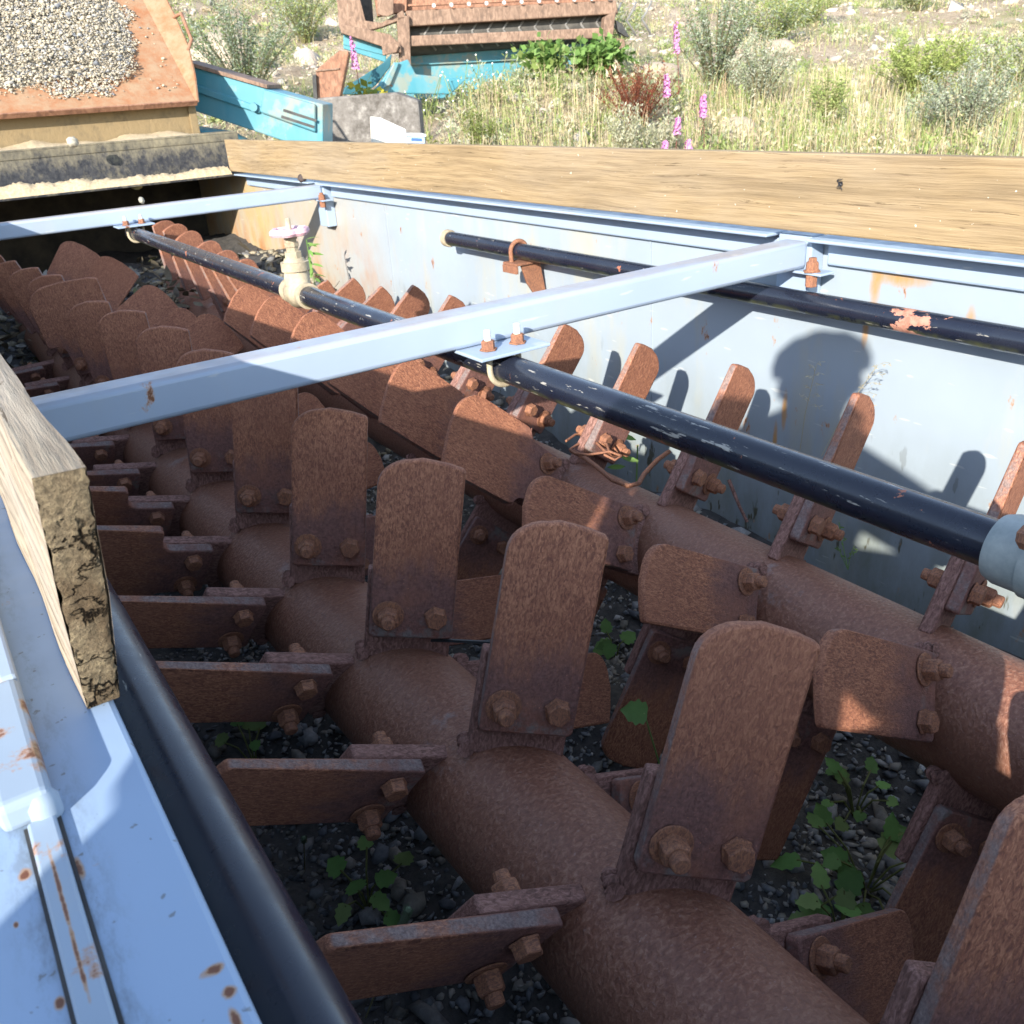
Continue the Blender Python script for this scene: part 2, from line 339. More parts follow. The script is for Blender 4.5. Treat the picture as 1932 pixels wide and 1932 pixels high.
m_soil = soil()
m_mud = plain('dark_wet_grit', (.045, .045, .045), (.085, .08, .075), 30, .9, .8, .2).m
M_P = lambda m: m.m if isinstance(m, Mat) else m
m_paint, m_panel, m_beam, m_blade, m_lug, m_bolt, m_rustplate, m_rustbeam, m_shaft, m_pipe, m_pipe_worn, m_wood, m_wood_grey, m_endgrain = map(M_P, (m_paint, m_panel, m_beam, m_blade, m_lug, m_bolt, m_rustplate, m_rustbeam, m_shaft, m_pipe, m_pipe_worn, m_wood, m_wood_grey, m_endgrain))

# ================================================================== the hillside
AZ0 = 44.
def ground_z(x, y):
    d = np.hypot(x, y); az = np.degrees(np.arctan2(x, y))
    az = np.clip(az, -10, 100)
    b = np.where(d < 9, -1.9, np.where(d < 12, -1.9+(d-9)*.33, -.91+(d-12)*.135))
    b = np.where(d > 26, -.91+14*.135+(d-26)*.20, b)
    z = b-d*np.tan(np.radians(.068*(az-AZ0)))*np.clip((d-6)/5, 0, 1)
    z = z+.60*np.exp(-((az-37.5)/6.5)**2-((d-14.)/1.0)**2)                  # mound in front of the old screen
    z = z+.12*np.sin(x*.9+1.3)*np.cos(y*.7)*np.clip((d-11)/5, 0, 1)+.22*np.sin(x*.31+2)*np.cos(y*.27+1)*np.clip((d-13)/8, 0, 1)
    return z
xs = np.concatenate([np.linspace(-30, 2.0, 40), np.linspace(2.2, 32, 200), np.linspace(33, 95, 60)]); ys = np.concatenate([np.linspace(-20, 2.5, 30), np.linspace(2.7, 36, 200), np.linspace(37, 95, 60)])
gx, gy = np.meshgrid(xs, ys); gz = ground_z(gx, gy)
inner = (gx < 3.2) & (gy < 7.6) & (gx > -8)
gz = np.where(inner, np.where(gx < -.3, -1.5, -2.1), gz)
gz = gz+nrg.normal(0, .012, gz.shape)
n1, n2 = gx.shape; idx = np.arange(n1*n2).reshape(n1, n2)
fc = np.stack([idx[:-1, :-1], idx[:-1, 1:], idx[1:, 1:], idx[1:, :-1]], -1).reshape(-1, 4)
tag(np_mesh('hillside', np.stack([gx, gy, gz], -1).reshape(-1, 3), fc, m_soil, smooth=True), 'stony hillside of pale soil rising behind the trough', 'hillside', kind='structure')

# ================================================================== the trough
trough = empty('washing_trough', (1.0, 2.4, -1.6), 'long blue-grey steel washing trough holding two paddle shafts', 'trough')
Y0, Y1 = -1.3, 6.05
MB().box(2.02, 2.04, Y0, 7.2, -1.75, -.415).build('side_panel', m_panel, trough)
for (ya, yb) in ((Y0, 1.55), (1.68, 4.72), (4.84, Y1)):
    MB().box(1.93, 2.02, ya, yb, -.412, -.403).build('top_lip', m_paint, trough, .004)
    MB().box(2.0, 2.0195, ya+.015, yb-.015, -.478, -.4125).build('rail_band', m_paint, trough, .006)
for yc, zb in ((1.615, -.60), (4.78, -.63)):
    MB().box(1.968, 2.0195, yc-.055, yc+.055, zb, -.402).build('post', m_paint, trough, .004)
for yc in (2.23, 4.13, .35): MB().box(2.0165, 2.0195, yc-.004, yc+.004, -1.2, -.48).build('weld_seam', m_panel, trough)
m_strap = painted('flaking_strap_paint', (.30, .38, .48), .11, spots=((62, 1372, .004, .012), (80, 1410, .004, .016), (88, 1455, .004, .012), (98, 1485, .004, .006), (20, 1328, .006, .004), (120, 1700, .0015, .05), (155, 1830, .0015, .03))).m
# the near side: wide top plate, a raised strip along it and the inner panel
MB().box(-.34, .04, Y0, Y1, -.420, -.410).build('top_plate', painted('near_plate_paint', (.295, .405, .565), .048, dirt=.22, seam=-1.028, spots=((46, 1650, .004, .006), (112, 1893, .003, .005), (400, 1832, .007, .004), (432, 1872, .004, .005), (445, 1925, .003, .010), (165, 1755, .003, .014), (150, 1640, .003, .012), (240, 1340, .004, .005), (380, 1600, .002, .003), (30, 1745, .0015, .003))).m, trough, .004)
MB().box(-.036, -.019, Y0, .545, -.4098, -.4045).build('edge_strip', m_strap, trough, .002)
for xa in (-.0385, -.0188): MB().box(xa, xa+.0024, Y0, .545, -.4098, -.4085).build('seam_line', m_black, trough)
MB().box(-.030, -.0165, .705, Y1, -.4098, -.3875).build('edge_strip', m_paint, trough, .003)
MB().box(-.050, -.0165, .546, .704, -.4098, -.3870).build('hinge_strap', m_strap, trough, .006, seg=3)
MB().lathe((-.024, .552, -.4095), (0, 0, 1), [(0, .011), (.012, .011), (.019, .007), (.021, .001)], 12).build('strap_end', m_strap, trough, smooth=60)
MB().box(.012, .03, Y0, Y1, -1.75, -.4205).build('side_panel', m_panel, trough)
MB().box(.031, 2.019, -.47, -.45, -1.75, -.43).build('end_panel', m_panel, trough)  # unseen cross panel, added to block low sky light along the trough
MB().box(-.34, -.325, Y0, Y1, -1.5, -.4205).build('outer_panel', m_paint, trough)
MB().box(.03, 2.02, 7.18, 7.2, -1.75, -.43).build('end_panel', plain('dark_recess_steel', (.03, .026, .02), (.075, .06, .04), 8, .85).m, trough)  # plain dark brown puts the shade of the recess into the colour
MB().box(.0, 2.05, Y0, Y1, -1.80, -1.752).build('floor_plate', m_lug, trough)
for yb, zt in ((1.57, -.4145), (4.74, -.4140)):
    MB().box(.042, 1.9675, yb, yb+.0735, zt-.0715, zt).build('cross_beam', m_beam, trough, .011, 40, 3)
    MB().box(1.93, 1.985, yb-.075, yb+.03, zt-.0785, zt-.0718).build('beam_bracket', m_paint, trough, .002)
    p = Vector((1.945, yb-.035, zt-.072))
    nut = MB().lathe(p, (0, 0, 1), [(0, .024), (.003, .024), (.0031, .018), (.024, .017), (.026, .012), (.036, .011)], 6).build('bracket_nut', m_bolt, trough, .0015)
    MB().lathe(p-Vector((0, 0, .008)), (0, 0, -1), [(0, .016), (.03, .016)], 6).build('bracket_bolt', m_bolt, trough, .0015)

# ---- boards standing on the side walls
bd = MB().box(1.932, 1.968, Y0, 6.12, -.388, -.1995).build('side_board', m_wood, bevel=.004)
tag(bd, 'long yellowish weathered board along the top of the far trough wall', 'board')
# gentle warp and worn arrises
bd2 = empty('side_board', (.04, 3.3, -.4), 'grey cracked board standing on the near trough wall, sawn end showing', 'board')
N = 60; vs = []; fs = []
prof = [(.020, -.4085), (.0465, -.4085), (.0535, -.31), (.060, -.207), (.033, -.207), (.0265, -.31)]
for i in range(N+1):
    y = .655+(6.1-.655)*(i/N)**1.6
    for k, (x, z) in enumerate(prof):
        vs.append((x+.0025*math.sin(y*9+k)*(z > -.4)+.0015*math.sin(y*23+2*k), y-(.045*(z+.41)/.2 if i == 0 else 0), z+(.002*math.sin(y*15+k) if z > -.4 else 0)))
K = len(prof)
for i in range(N):
    for k in range(K): fs.append((i*K+k, i*K+(k+1) % K, (i+1)*K+(k+1) % K, (i+1)*K+k))
fs = [f[::-1] for f in fs]
MB().add(vs, fs+[tuple(range(N*K, N*K+K))[::-1]]).build('plank', m_wood_grey, bd2, smooth=40)
e0 = [Vector(vs[k]) for k in range(K)]
# a rough sawn end: a grid between the outline edges, jittered
G = []; nu, nv = 10, 40
for j in range(nv+1):
    t = j/nv; L = e0[0].lerp(e0[4], t); Rr = e0[1].lerp(e0[3], t)
    for i in range(nu+1):
        q = L.lerp(Rr, i/nu); ed = (i in (0, nu)) or j in (0, nv)
        q.x += (rnd.uniform(-.0012, .0012) if i in (0, nu) else 0)
        G.append((q.x, q.y-(.0006 if ed else rnd.uniform(.0005, .0028)), q.z+(0.005*(j == nv) if False else 0)))
MB().add(G, [(j*(nu+1)+i, j*(nu+1)+i+1, (j+1)*(nu+1)+i+1, (j+1)*(nu+1)+i) for j in range(nv) for i in range(nu)]).build('sawn_end', m_endgrain, bd2, smooth=180)

# ================================================================== pipes
def pipe(name, x, z, y0, y1, r, label, mat):
    e = empty(name, (x, (y0+y1)/2, z), label, 'pipe')
    MB().tube([(x, y0+(y1-y0)*t, z) for t in (0, .2, .4, .6, .8, 1)], r, 32).build('pipe', mat, e, smooth=40)
    return e
XM, ZP, RP = .98, -.53, .0302
pm = pipe('spray_pipe', XM, ZP, .30, 4.80, RP, 'scuffed black pipe down the middle of the trough with cream valve and pink handwheel', m_pipe_worn)
pr = pipe('spray_pipe', 1.93, -.563, -1.3, 3.38, .0285, 'black pipe along the far trough wall with rust patches and a cream end cap', m_pipe)
pl = pipe('spray_pipe', .073, ZP, -1.3, 5.9, RP, 'clean dark pipe along the near trough wall beside the sawn board', pipe_mat('clean_black_pipe_paint', -.06, coat=.05).m)
MB().lathe((1.93, 3.36, -.563), (0, 1, 0), [(0, .033), (.004, .035), (.03, .035), (.036, .028)], 24).build('end_cap', m_cream, pr, smooth=40)
MB().lathe((XM, .475, ZP), (0, -1, 0), [(0, .031), (.001, .040), (.012, .044), (.045, .044), (.0455, .047), (.1, .047), (.101, .05), (.22, .05)], 32).build('rubber_collar', m_greycollar, pm, smooth=40)
for dx, dz in ((.035, .047), (-.03, .05)):
    o = Vector((XM-.02+dx, .42, ZP+dz))
    b = MB().lathe(o, (-.5, -.85, .25), [(0, .016), (.02, .016), (.0201, .011), (.028, .0115), (.029, .0115), (.04, .0115), (.041, .006), (.062, .006)], 10).build('clamp_bolt', m_bolt, pm, .001)
# U-bolt clamps under the beams
def ubolt(par, x, z, y, r, top, beam_y, nut=True, mat=m_cream):
    MB().box(x-.085, x+.085, beam_y-.09, beam_y+.02, top-.0075, top-.0005).build('clamp_plate', m_paint, par, .002)
    pts = [(x-r-.006, y, top+.03)]+[(x+(r+.006)*math.cos(a), y, z+(r+.006)*math.sin(a)) for a in np.linspace(math.pi, 2*math.pi, 14)]+[(x+r+.006, y, top+.03)]
    MB().tube(pts, .0065, 10).build('u_bolt', mat, par, smooth=50)
    for s in (-1, 1):
        q = (x+s*(r+.006), y, top)
        MB().lathe(q, (0, 0, 1), [(0, .019), (.003, .019), (.0031, .0145), (.018, .0145), (.02, .012)], 6).build('clamp_nut', m_bolt, par, .001)
        MB().lathe((q[0], q[1], top+.0195), (0, 0, 1), [(0, .0075), (.021, .007), (.022, .005)], 12).build('bolt_end', m_white, par, smooth=40)
ubolt(pm, XM, ZP, 1.53, RP, -.4855, 1.57)
ubolt(pm, XM, ZP, 4.70, RP, -.4853, 4.74)
# bracket holding the far pipe
pts = [(1.93-.035, 2.86, -.60)]+[(1.93+.036*math.cos(a), 2.86, -.563+.036*math.sin(a)) for a in np.linspace(math.pi, 0, 12)]+[(1.93+.036, 2.86, -.60)]
MB().tube(pts, .0085, 10).build('u_bolt', m_bolt, pr, smooth=50)
MB().box(1.875, 2.0155, 2.80, 2.86+.03, -.607, -.598).box(1.872, 1.884, 2.80, 2.89, -.635, -.6071).prism([(1.99, 2.81, -.6072), (1.905, 2.81, -.6072), (1.93, 2.81, -.68), (1.97, 2.81, -.74), (2.0155, 2.81, -.74)], (0, .012, 0)).build('wall_bracket', m_bolt, pr, .002)
# valve on the middle pipe
vy = on(563, 540, 0, XM)[1]
vz = lambda px, py: on(px, py, 1, vy)[2]
vb = MB().lathe((XM, vy-.075, ZP), (0, 1, 0), [(0, .031), (.002, .038), (.022, .038), (.028, .035), (.05, .041), (.075, .045), (.1, .041), (.122, .035), (.128, .038), (.148, .038), (.15, .031)], 28).lathe((XM, vy, ZP+.02), (0, 0, 1), [(0, .038), (.035, .038), (.048, .034), (.0485, .042), (.074, .042), (.0745, .034), (.085, .029)], 24).build('valve_body', m_cream, pm, smooth=35)
MB().lathe((XM, vy, ZP+.104), (0, 0, 1), [(0, .026), (.02, .026), (.0205, .019), (.033, .019), (.0335, .022), (.045, .022), (.0455, .017), (.055, .017), (.0555, .021), (.075, .02), (.0755, .009), (.115, .008)], 8).build('valve_stem', m_cream, vb, .001)
wz = on(545, 437, 0, XM)[2]; ww = MB(); ring = []
for k in range(48):
    a = k*2*math.pi/48; rr = .046+.005*math.cos(a*6); ring.append((XM+rr*math.cos(a), vy+rr*math.sin(a), wz))
ww.tube(ring+[ring[0]], .0115, 8); ww.lathe((XM, vy, wz-.006), (0, 0, 1), [(0, .03), (.004, .043), (.009, .043), (.012, .03)], 24)
for k in range(3):
    a = k*2*math.pi/3+.4; ww.prism([(XM+.01*math.cos(a+1.2), vy+.01*math.sin(a+1.2), wz-.012), (XM+.05*math.cos(a+.2), vy+.05*math.sin(a+.2), wz-.003), (XM+.05*math.cos(a-.2), vy+.05*math.sin(a-.2), wz-.003), (XM+.01*math.cos(a-1.2), vy+.01*math.sin(a-1.2), wz-.012)], (0, 0, .007))
ww.lathe((XM, vy, wz-.018), (0, 0, 1), [(0, .014), (.02, .014)], 14)
ww.build('handwheel', m_pink, vb, smooth=40)

# ================================================================== paddle shafts
SZ, SR = -1.033, .1205
def plate_outline(wide, round_tip):
    W_, r0, r1 = .073, .1515, .476
    pts = [(-W_, r0+.006), (-W_+.006, r0), (W_-.006, r0), (W_, r0+.006)]
    if wide:
        wr = wide
        pts += [(W_, .245)]+[(W_+.03-.03*math.cos(a), .245+.03*math.sin(a)) for a in np.linspace(.3, 1.57, 5)]
        pts += [(wr-.006, .277), (wr, .285)]
        W2 = wr; r1 = .50
    else: W2 = W_
    c = .009; pts += [(W2, r1-.018)]+[(W2-c+c*math.cos(a), r1-.018+c*math.sin(a)) for a in np.linspace(.3, 1.5, 4)]
    c = round_tip
    pts += [(W2-.03, r1-.003), (0, r1+.003)]
    pts += [(-W2+c-c*math.sin(a), r1-c*.8+c*.8*math.cos(a)) for a in np.linspace(0, 1.57, 8)]
    if wide:
        pts += [(-wr, .285), (-wr+.006, .277)]+[(-W_-.03+.03*math.cos(a), .245+.03*math.sin(a)) for a in np.linspace(1.57, .3, 5)]+[(-W_, .245)]
    return pts
def plate_mesh(name, mir, wide=0, rt=.05):
    o = plate_outline(wide, rt); b = MB(); sg = -1 if mir else 1
    b.prism([(sg*x, -.038, z) for x, z in o], (0, .0248, 0))
    ob = b.build(name, m_blade, None, .006, 35, 3)
    for v in ob.data.vertices:                       # scoured tips are thinner and swept back a touch
        t = max(0, (v.co.z-.36)/.14)
        v.co.y += (.017 if v.co.y < -.025 else .004)*t*t
    return ob
def hexnut(b, x, z, y, d, side, small=False):
    if side == 'head': b.lathe((x, y, z), (0, d, 0), [(0, .0215), (.0035, .0215), (.0036, .0192), (.018, .0188), (.0195, .0165)], 6)
    else: b.lathe((x, y, z), (0, d, 0), [(0, .0193), (.02, .019), (.0235, .0155)], 6)
def proto(mir, wide=0, rt=.05):
    sg = -1 if mir else 1
    p = plate_mesh('paddle', mir, wide, rt); kids = []
    b = MB(); b.box(-.080 if sg > 0 else -.072, .072 if sg > 0 else .080, -.0128, .012, .100, .272)
    kids.append(b.build('lug', m_lug, None, .004, 40))
    w = MB(); hexnut(w, sg*.0413, .196, -.0385, -1, 'head'); k = w.build('bolt_head', m_bolt, None, .0015); kids.append(k)
    w = MB(); w.lathe((-sg*.0413, -.0382, .196), (0, -1, 0), [(0, .0275), (.003, .0275)], 24); hexnut(w, -sg*.0413, .196, -.0413, -1, 'nut')
    w.lathe((-sg*.0413, -.0645, .196), (0, -1, 0), [(0, .0118), (.013, .0118), (.015, .009)], 14); kids.append(w.build('nut', m_bolt, None, .0012))
    w = MB(); w.lathe((sg*.0413, .0122, .196), (0, 1, 0), [(0, .0193), (.019, .019), (.022, .0155)], 6); w.lathe((sg*.0413, .034, .196), (0, 1, 0), [(0, .0115), (.014, .0105)], 12)
    kids.append(w.build('nut', m_bolt, None, .0012))
    # weld bead at the lug's foot
    w = MB(); w.tube([(-.083*sg, .012-.026*i/6+.002*math.sin(i*3), SR-.012+.004*math.sin(i*2.)) for i in range(7)], [.012+.003*math.sin(i*2.2) for i in range(7)], 8)
    kids.append(w.build('weld', m_lug, None, 0, 60))
    for q in kids: q.parent = p
    return p, kids
SHAFT = {}
protos = {}
for mir in (0, 1):
    for key, wd, rt in (('plain', 0, .058), ('wide', .135, .085), ('broad', .10, .07)): protos[(mir, key)] = proto(mir, wd, rt)
used = set()
def place(shaft, mir, y, phi, kind, cx, a, full=True):
    ph = R(phi); u = Vector((math.cos(ph), 0, math.sin(ph))); t = Vector((-math.sin(ph), 0, math.cos(ph)))*(-1 if mir else 1)
    w = -math.cos(R(a))*t-math.sin(R(a))*Vector((0, 1, 0)); n = math.sin(R(a))*t-math.cos(R(a))*Vector((0, 1, 0))
    xl = w if not mir else -w
    yl = -n; jit = lambda s: rnd.uniform(-s, s)
    M4 = Matrix((xl, yl, u)).transposed().to_4x4(); M4.translation = Vector((cx, y, SZ))-shaft.location
    src, kids = protos[(mir, kind)]
    if (mir, kind) in used: p = src.copy(); S.collection.objects.link(p); new = True
    else: p = src; used.add((mir, kind)); new = False
    p.parent = shaft; p.matrix_parent_inverse = Matrix.Identity(4); p.matrix_basis = M4 @ Matrix.Rotation(R(jit(1.2)), 4, 'Y') @ Matrix.Diagonal((1+jit(.03), 1, 1+jit(.02), 1))
    if new and full:
        for q in kids: c = q.copy(); S.collection.objects.link(c); c.parent = p
A1, A2, CX1, CX2 = 27., 23., .547, 1.31
sh1 = empty('paddle_shaft', (CX1, 2.4, SZ), 'rusty paddle shaft nearer the viewer, blades standing up in shade', 'shaft')
sh2 = empty('paddle_shaft', (CX2, 2.4, SZ), 'rusty paddle shaft beside the far blue-grey wall, partly sunlit', 'shaft')
for sh, cx in ((sh1, CX1), (sh2, CX2)):
    MB().tube([(cx, -1.2+i*.6, SZ) for i in range(13)], SR, 64).build('shaft_tube', m_shaft, sh, smooth=50)
rowA = [(-.10, 66, 'plain'), (.25, 69, 'plain'), (.595, 71.6, 'plain'), (.938, 74.4, 'plain'), (1.282, 77.5, 'plain'), (1.629, 79.3, 'plain'), (1.974, 81.9, 'plain'),
        (2.32, 84.5, 'plain'), (2.66, 88.5, 'plain'), (3.01, 92, 'plain'), (3.355, 97, 'plain'), (3.70, 98, 'wide'), (4.05, 101, 'plain'), (4.40, 105, 'plain'), (4.75, 109, 'plain'), (5.1, 113, 'plain'), (5.45, 117, 'plain')]
rowB = [(.35, 149, 'plain'), (.692, 150.6, 'plain'), (1.035, 152, 'plain'), (1.365, 155.4, 'plain'), (1.694, 158.6, 'plain'), (2.03, 161.6, 'wide'), (2.365, 164, 'wide'), (2.70, 167, 'plain'),
        (3.035, 170, 'plain'), (3.37, 173, 'plain'), (3.7, 176, 'plain'), (4.04, 179, 'plain'), (4.4, 182, 'plain')]
rowC = [(.505, -28, 'plain'), (.86, -24, 'plain'), (1.246, -18.7, 'plain'), (1.60, -13, 'plain'), (1.95, -4, 'plain'), (2.31, 6.6, 'plain'), (2.68, 15, 'plain'), (3.05, 21, 'plain'),
        (3.50, 31, 'broad'), (3.92, 29, 'plain'), (4.30, 32, 'broad'), (4.78, 46, 'broad'), (5.4, 53, 'broad')]
for row in (rowA, rowB, rowC):
    for y, ph, k in row: place(sh1, 0, y, ph, k, CX1, A1, y < 4.6)
rowL = [(.31, 150, 'plain'), (.66, 149.5, 'plain'), (1.037, 149.2, 'plain'), (1.39, 147, 'plain'), (1.72, 139.5, 'broad'), (2.06, 137, 'broad'), (2.41, 134, 'broad'), (2.75, 132, 'broad'), (3.08, 131, 'broad'), (3.40, 130, 'broad'),
        (3.74, 112, 'plain'), (4.08, 108, 'plain'), (4.42, 104, 'plain'), (4.76, 101, 'plain'), (5.1, 98, 'plain'), (5.45, 95, 'plain')]
rowR = [(.40, 61, 'plain'), (.745, 60, 'plain'), (1.092, 58.5, 'plain'), (1.43, 56, 'plain'), (1.78, 53, 'plain'), (2.13, 50, 'plain'), (2.48, 47, 'plain'), (2.84, 45, 'plain'), (3.2, 40, 'plain'), (3.55, 33, 'plain'), (3.9, 28, 'plain'), (4.25, 22, 'plain'), (4.6, 18, 'plain')]
rowE = [(.57, 240, 'plain'), (.92, 240, 'plain'), (1.27, 239, 'plain'), (1.62, 236, 'plain'), (2.0, 230, 'plain'), (2.4, 226, 'plain')]
for row, a_ in ((rowL, A2), (rowR, 15.), (rowE, A2)):
    for y, ph, k in row: place(sh2, 1, y, ph, k, CX2, a_, y < 4.6)
for key in protos:
    if key not in used:
        p, kids = protos[key]
        for q in kids+[p]: bpy.data.objects.remove(q)

# ================================================================== loose stones, leaves and plants in the trough
ICO = []
def make_ico(level):
    b = bmesh.new(); bmesh.ops.create_icosphere(b, subdivisions=level, radius=1); v = np.array([x.co[:] for x in b.verts]); b.verts.index_update()
    f = np.array([[x.index for x in q.verts] for q in b.faces]); b.free(); return v, f
ico1 = make_ico(1); ico2 = make_ico(3); ICO0 = make_ico(0) if False else make_ico(1)
def stones(name, P, size, mat, tint, ico=ico1, flat=.6, rough=.22):
    v, f = ico; n = len(P); nv = len(v); rough = rough*(1.5 if nv < 20 else 1)
    sc = size[:, None]*np.stack([nrg.uniform(.75, 1.5, n), nrg.uniform(.55, 1.05, n), nrg.uniform(flat*.7, flat*1.2, n)], 1)
    V = v[None]*(1+nrg.normal(0, rough, (n, nv, 1)))
    V = V*sc[:, None]
    a = nrg.uniform(0, 6.28, n); b = nrg.normal(0, .45, n); ca, sa, cb, sb = np.cos(a), np.sin(a), np.cos(b), np.sin(b)
    X = V[..., 0]; Yv = V[..., 1]*cb[:, None]-V[..., 2]*sb[:, None]; Z = V[..., 1]*sb[:, None]+V[..., 2]*cb[:, None]
    V = np.stack([X*ca[:, None]-Yv*sa[:, None], X*sa[:, None]+Yv*ca[:, None], Z], -1)+P[:, None]
    Fx = (f[None]+(np.arange(n)*nv)[:, None, None]).reshape(-1, 3)
    return np_mesh(name, V.reshape(-1, 3), Fx, mat, col=np.repeat(tint, nv, 0))
def tints(n, cols, jit=.2):
    c = np.array(cols)[nrg.integers(0, len(cols), n)]; return c*nrg.uniform(1-jit, 1+jit, (n, 1))
def floor_z(x, y):
    z = -1.50+.05*np.sin(x*5+y*2.3)*np.cos(y*3.1)+.03*np.sin(x*11+1)+.16*np.clip((np.abs(x-1.0)-.65)/.4, 0, 1)
    return z+np.clip((y-2.6)/3.0, 0, 1)*.55
fx, fy = np.meshgrid(np.linspace(.032, 2.018, 60), np.linspace(-1.2, 7.17, 180)); fz = floor_z(fx, fy)+nrg.normal(0, .005, fx.shape)
idx = np.arange(fx.size).reshape(fx.shape); fc = np.stack([idx[:-1, :-1], idx[:-1, 1:], idx[1:, 1:], idx[1:, :-1]], -1).reshape(-1, 4)
tag(np_mesh('trough_silt', np.stack([fx, fy, fz], -1).reshape(-1, 3), fc, m_mud, smooth=True), 'dark silt lying in the bottom of the trough', 'silt', kind='stuff')
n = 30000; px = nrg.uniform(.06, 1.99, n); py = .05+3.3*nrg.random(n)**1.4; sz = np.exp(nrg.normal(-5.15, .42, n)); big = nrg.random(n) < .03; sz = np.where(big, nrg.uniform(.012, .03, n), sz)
tag(stones('trough_gravel', np.stack([px, py, floor_z(px, py)+sz*.3], 1), sz, m_stone, tints(n, [(.19, .20, .21), (.25, .255, .26), (.13, .14, .155), (.27, .25, .22), (.20, .19, .165), (.32, .31, .30)], .3)*np.where(px < .42, .7, 1.25)[:, None]), 'grey gravel between the paddles on the trough floor', 'gravel', kind='stuff')  # tint lowered near the left wall, painting in the shade there
n = 2200; px = nrg.uniform(.06, 1.99, n); py = nrg.uniform(3.3, 6.0, n); sz = nrg.uniform(.008, .03, n)
tag(stones('rubble', np.stack([px, py, floor_z(px, py)+sz*.3], 1), sz, m_stone, tints(n, [(.30, .27, .2), (.2, .2, .2), (.36, .31, .22)], .3)), 'loose stones and rubble heaped at the far end of the trough', 'rubble', kind='stuff')

def leaf_verts(c, L, Wd, up, yaw, curl=.15, kind='lance'):
    """one leaf as a small strip of quads; returns verts, faces"""
    up = Vector(up).normalized(); d = Vector((math.cos(yaw), math.sin(yaw), 0)); d = (d-up*d.dot(up)).normalized(); s = up.cross(d)
    prof = {'lance': [(0, .1), (.25, .8), (.5, 1), (.75, .75), (1, .05)], 'heart': [(-.14, .45), (-.02, .95), (.14, .82), (.30, 1.1), (.46, .80), (.62, .86), (.80, .40), (1, .06)]}[kind]
    vs = []; fs = []
    for t, w in prof:
        q = Vector(c)+d*(L*t)-up*(curl*L*t*t)
        vs += [q-s*(w*Wd/2)+up*.06*Wd, q, q+s*(w*Wd/2)+up*.06*Wd]
    for i in range(len(prof)-1):
        for k in range(2): fs.append((i*3+k, i*3+k+1, (i+1)*3+k+1, (i+1)*3+k))
    return vs, fs
def tint_all(o, cols, per):                  # one tint per leaf of `per` vertices
    me = o.data; n = len(me.vertices); k = (n+per-1)//per; c = np.repeat(tints(k, cols), per, 0)[:n]
    a = me.attributes.new('tint', 'FLOAT_COLOR', 'POINT'); q = np.ones((n, 4), np.float32); q[:, :3] = c; a.data.foreach_set('color', q.ravel()); return o
GREEN = [(.17, .34, .09), (.22, .38, .11), (.13, .26, .07), (.26, .36, .12)]
def coltsfoot(x, y, n, spread, size, label, h=.06, z=None, cols=GREEN):
    z0 = float(floor_z(np.array(x), np.array(y))) if z is None else z
    e = empty('broadleaf_plant', (x, y, z0), label, 'plant')
    st = MB()
    for i in range(n):
        a = rnd.uniform(0, 6.28); r = spread*math.sqrt(rnd.random()); tip = Vector((x+r*math.cos(a), y+r*math.sin(a), z0+h*rnd.uniform(.6, 1.4)))
        st.tube([(x, y, z0-.01), Vector((x, y, z0)).lerp(tip, .5)+Vector((0, 0, .02)), tip], .0022, 5)
        v, f = leaf_verts(tip, size*rnd.uniform(.6, 1.2), size*rnd.uniform(.65, 1.15), (rnd.uniform(-.4, .4)-.25, rnd.uniform(-.4, .4)-.35, 1), a+rnd.uniform(-.6, .6), .12, 'heart'); tint_all(MB().add(v, f).build('leaf', m_leaf, e, smooth=80), cols, 24)
    tint_all(st.build('stem', m_leaf, e), [(.16, .18, .06)], 10)
    return e
for (a, b, n, sp, sz, lab) in [(1640, 1640, 17, .14, .047, 'large round green leaves on the gravel right of the nearest upright blade'), (1590, 1740, 9, .08, .045, 'bright green leaves low on the gravel beside the grey bolt end'),
                               (1620, 1480, 10, .10, .036, 'small green leaves among stones under the paddle with the sunlit patch'), (1160, 1190, 5, .05, .05, 'small green sprig in the gap between the upright blades'),
                               (690, 1690, 8, .10, .042, 'dim green leaves in the shaded gap above the nearest left blade'), (470, 1400, 7, .10, .040, 'dark green leaves in the shaded gap halfway along the left blades')]:
    q = on(a, b, 2, -1.45); coltsfoot(q[0], q[1], n, sp, sz, lab)
q = on(1215, 1345, 2, -1.12); e = empty('leaf_sprout', (q[0]+.02, q[1], -1.4), 'single lobed green leaf on a thin stalk against the dark paddle', 'plant')
tint_all(MB().tube([(q[0]+.06, q[1]-.03, -1.42), (q[0]+.03, q[1]-.01, -1.25), q], .002, 5).build('stem', m_leaf, e), GREEN, 10)
v, f = leaf_verts(q, .046, .048, (-.45, -.75, .5), 2.2, .1, 'heart'); tint_all(MB().add(v, f).build('leaf', m_leaf, e, smooth=80), [(.20, .38, .11)], 24)
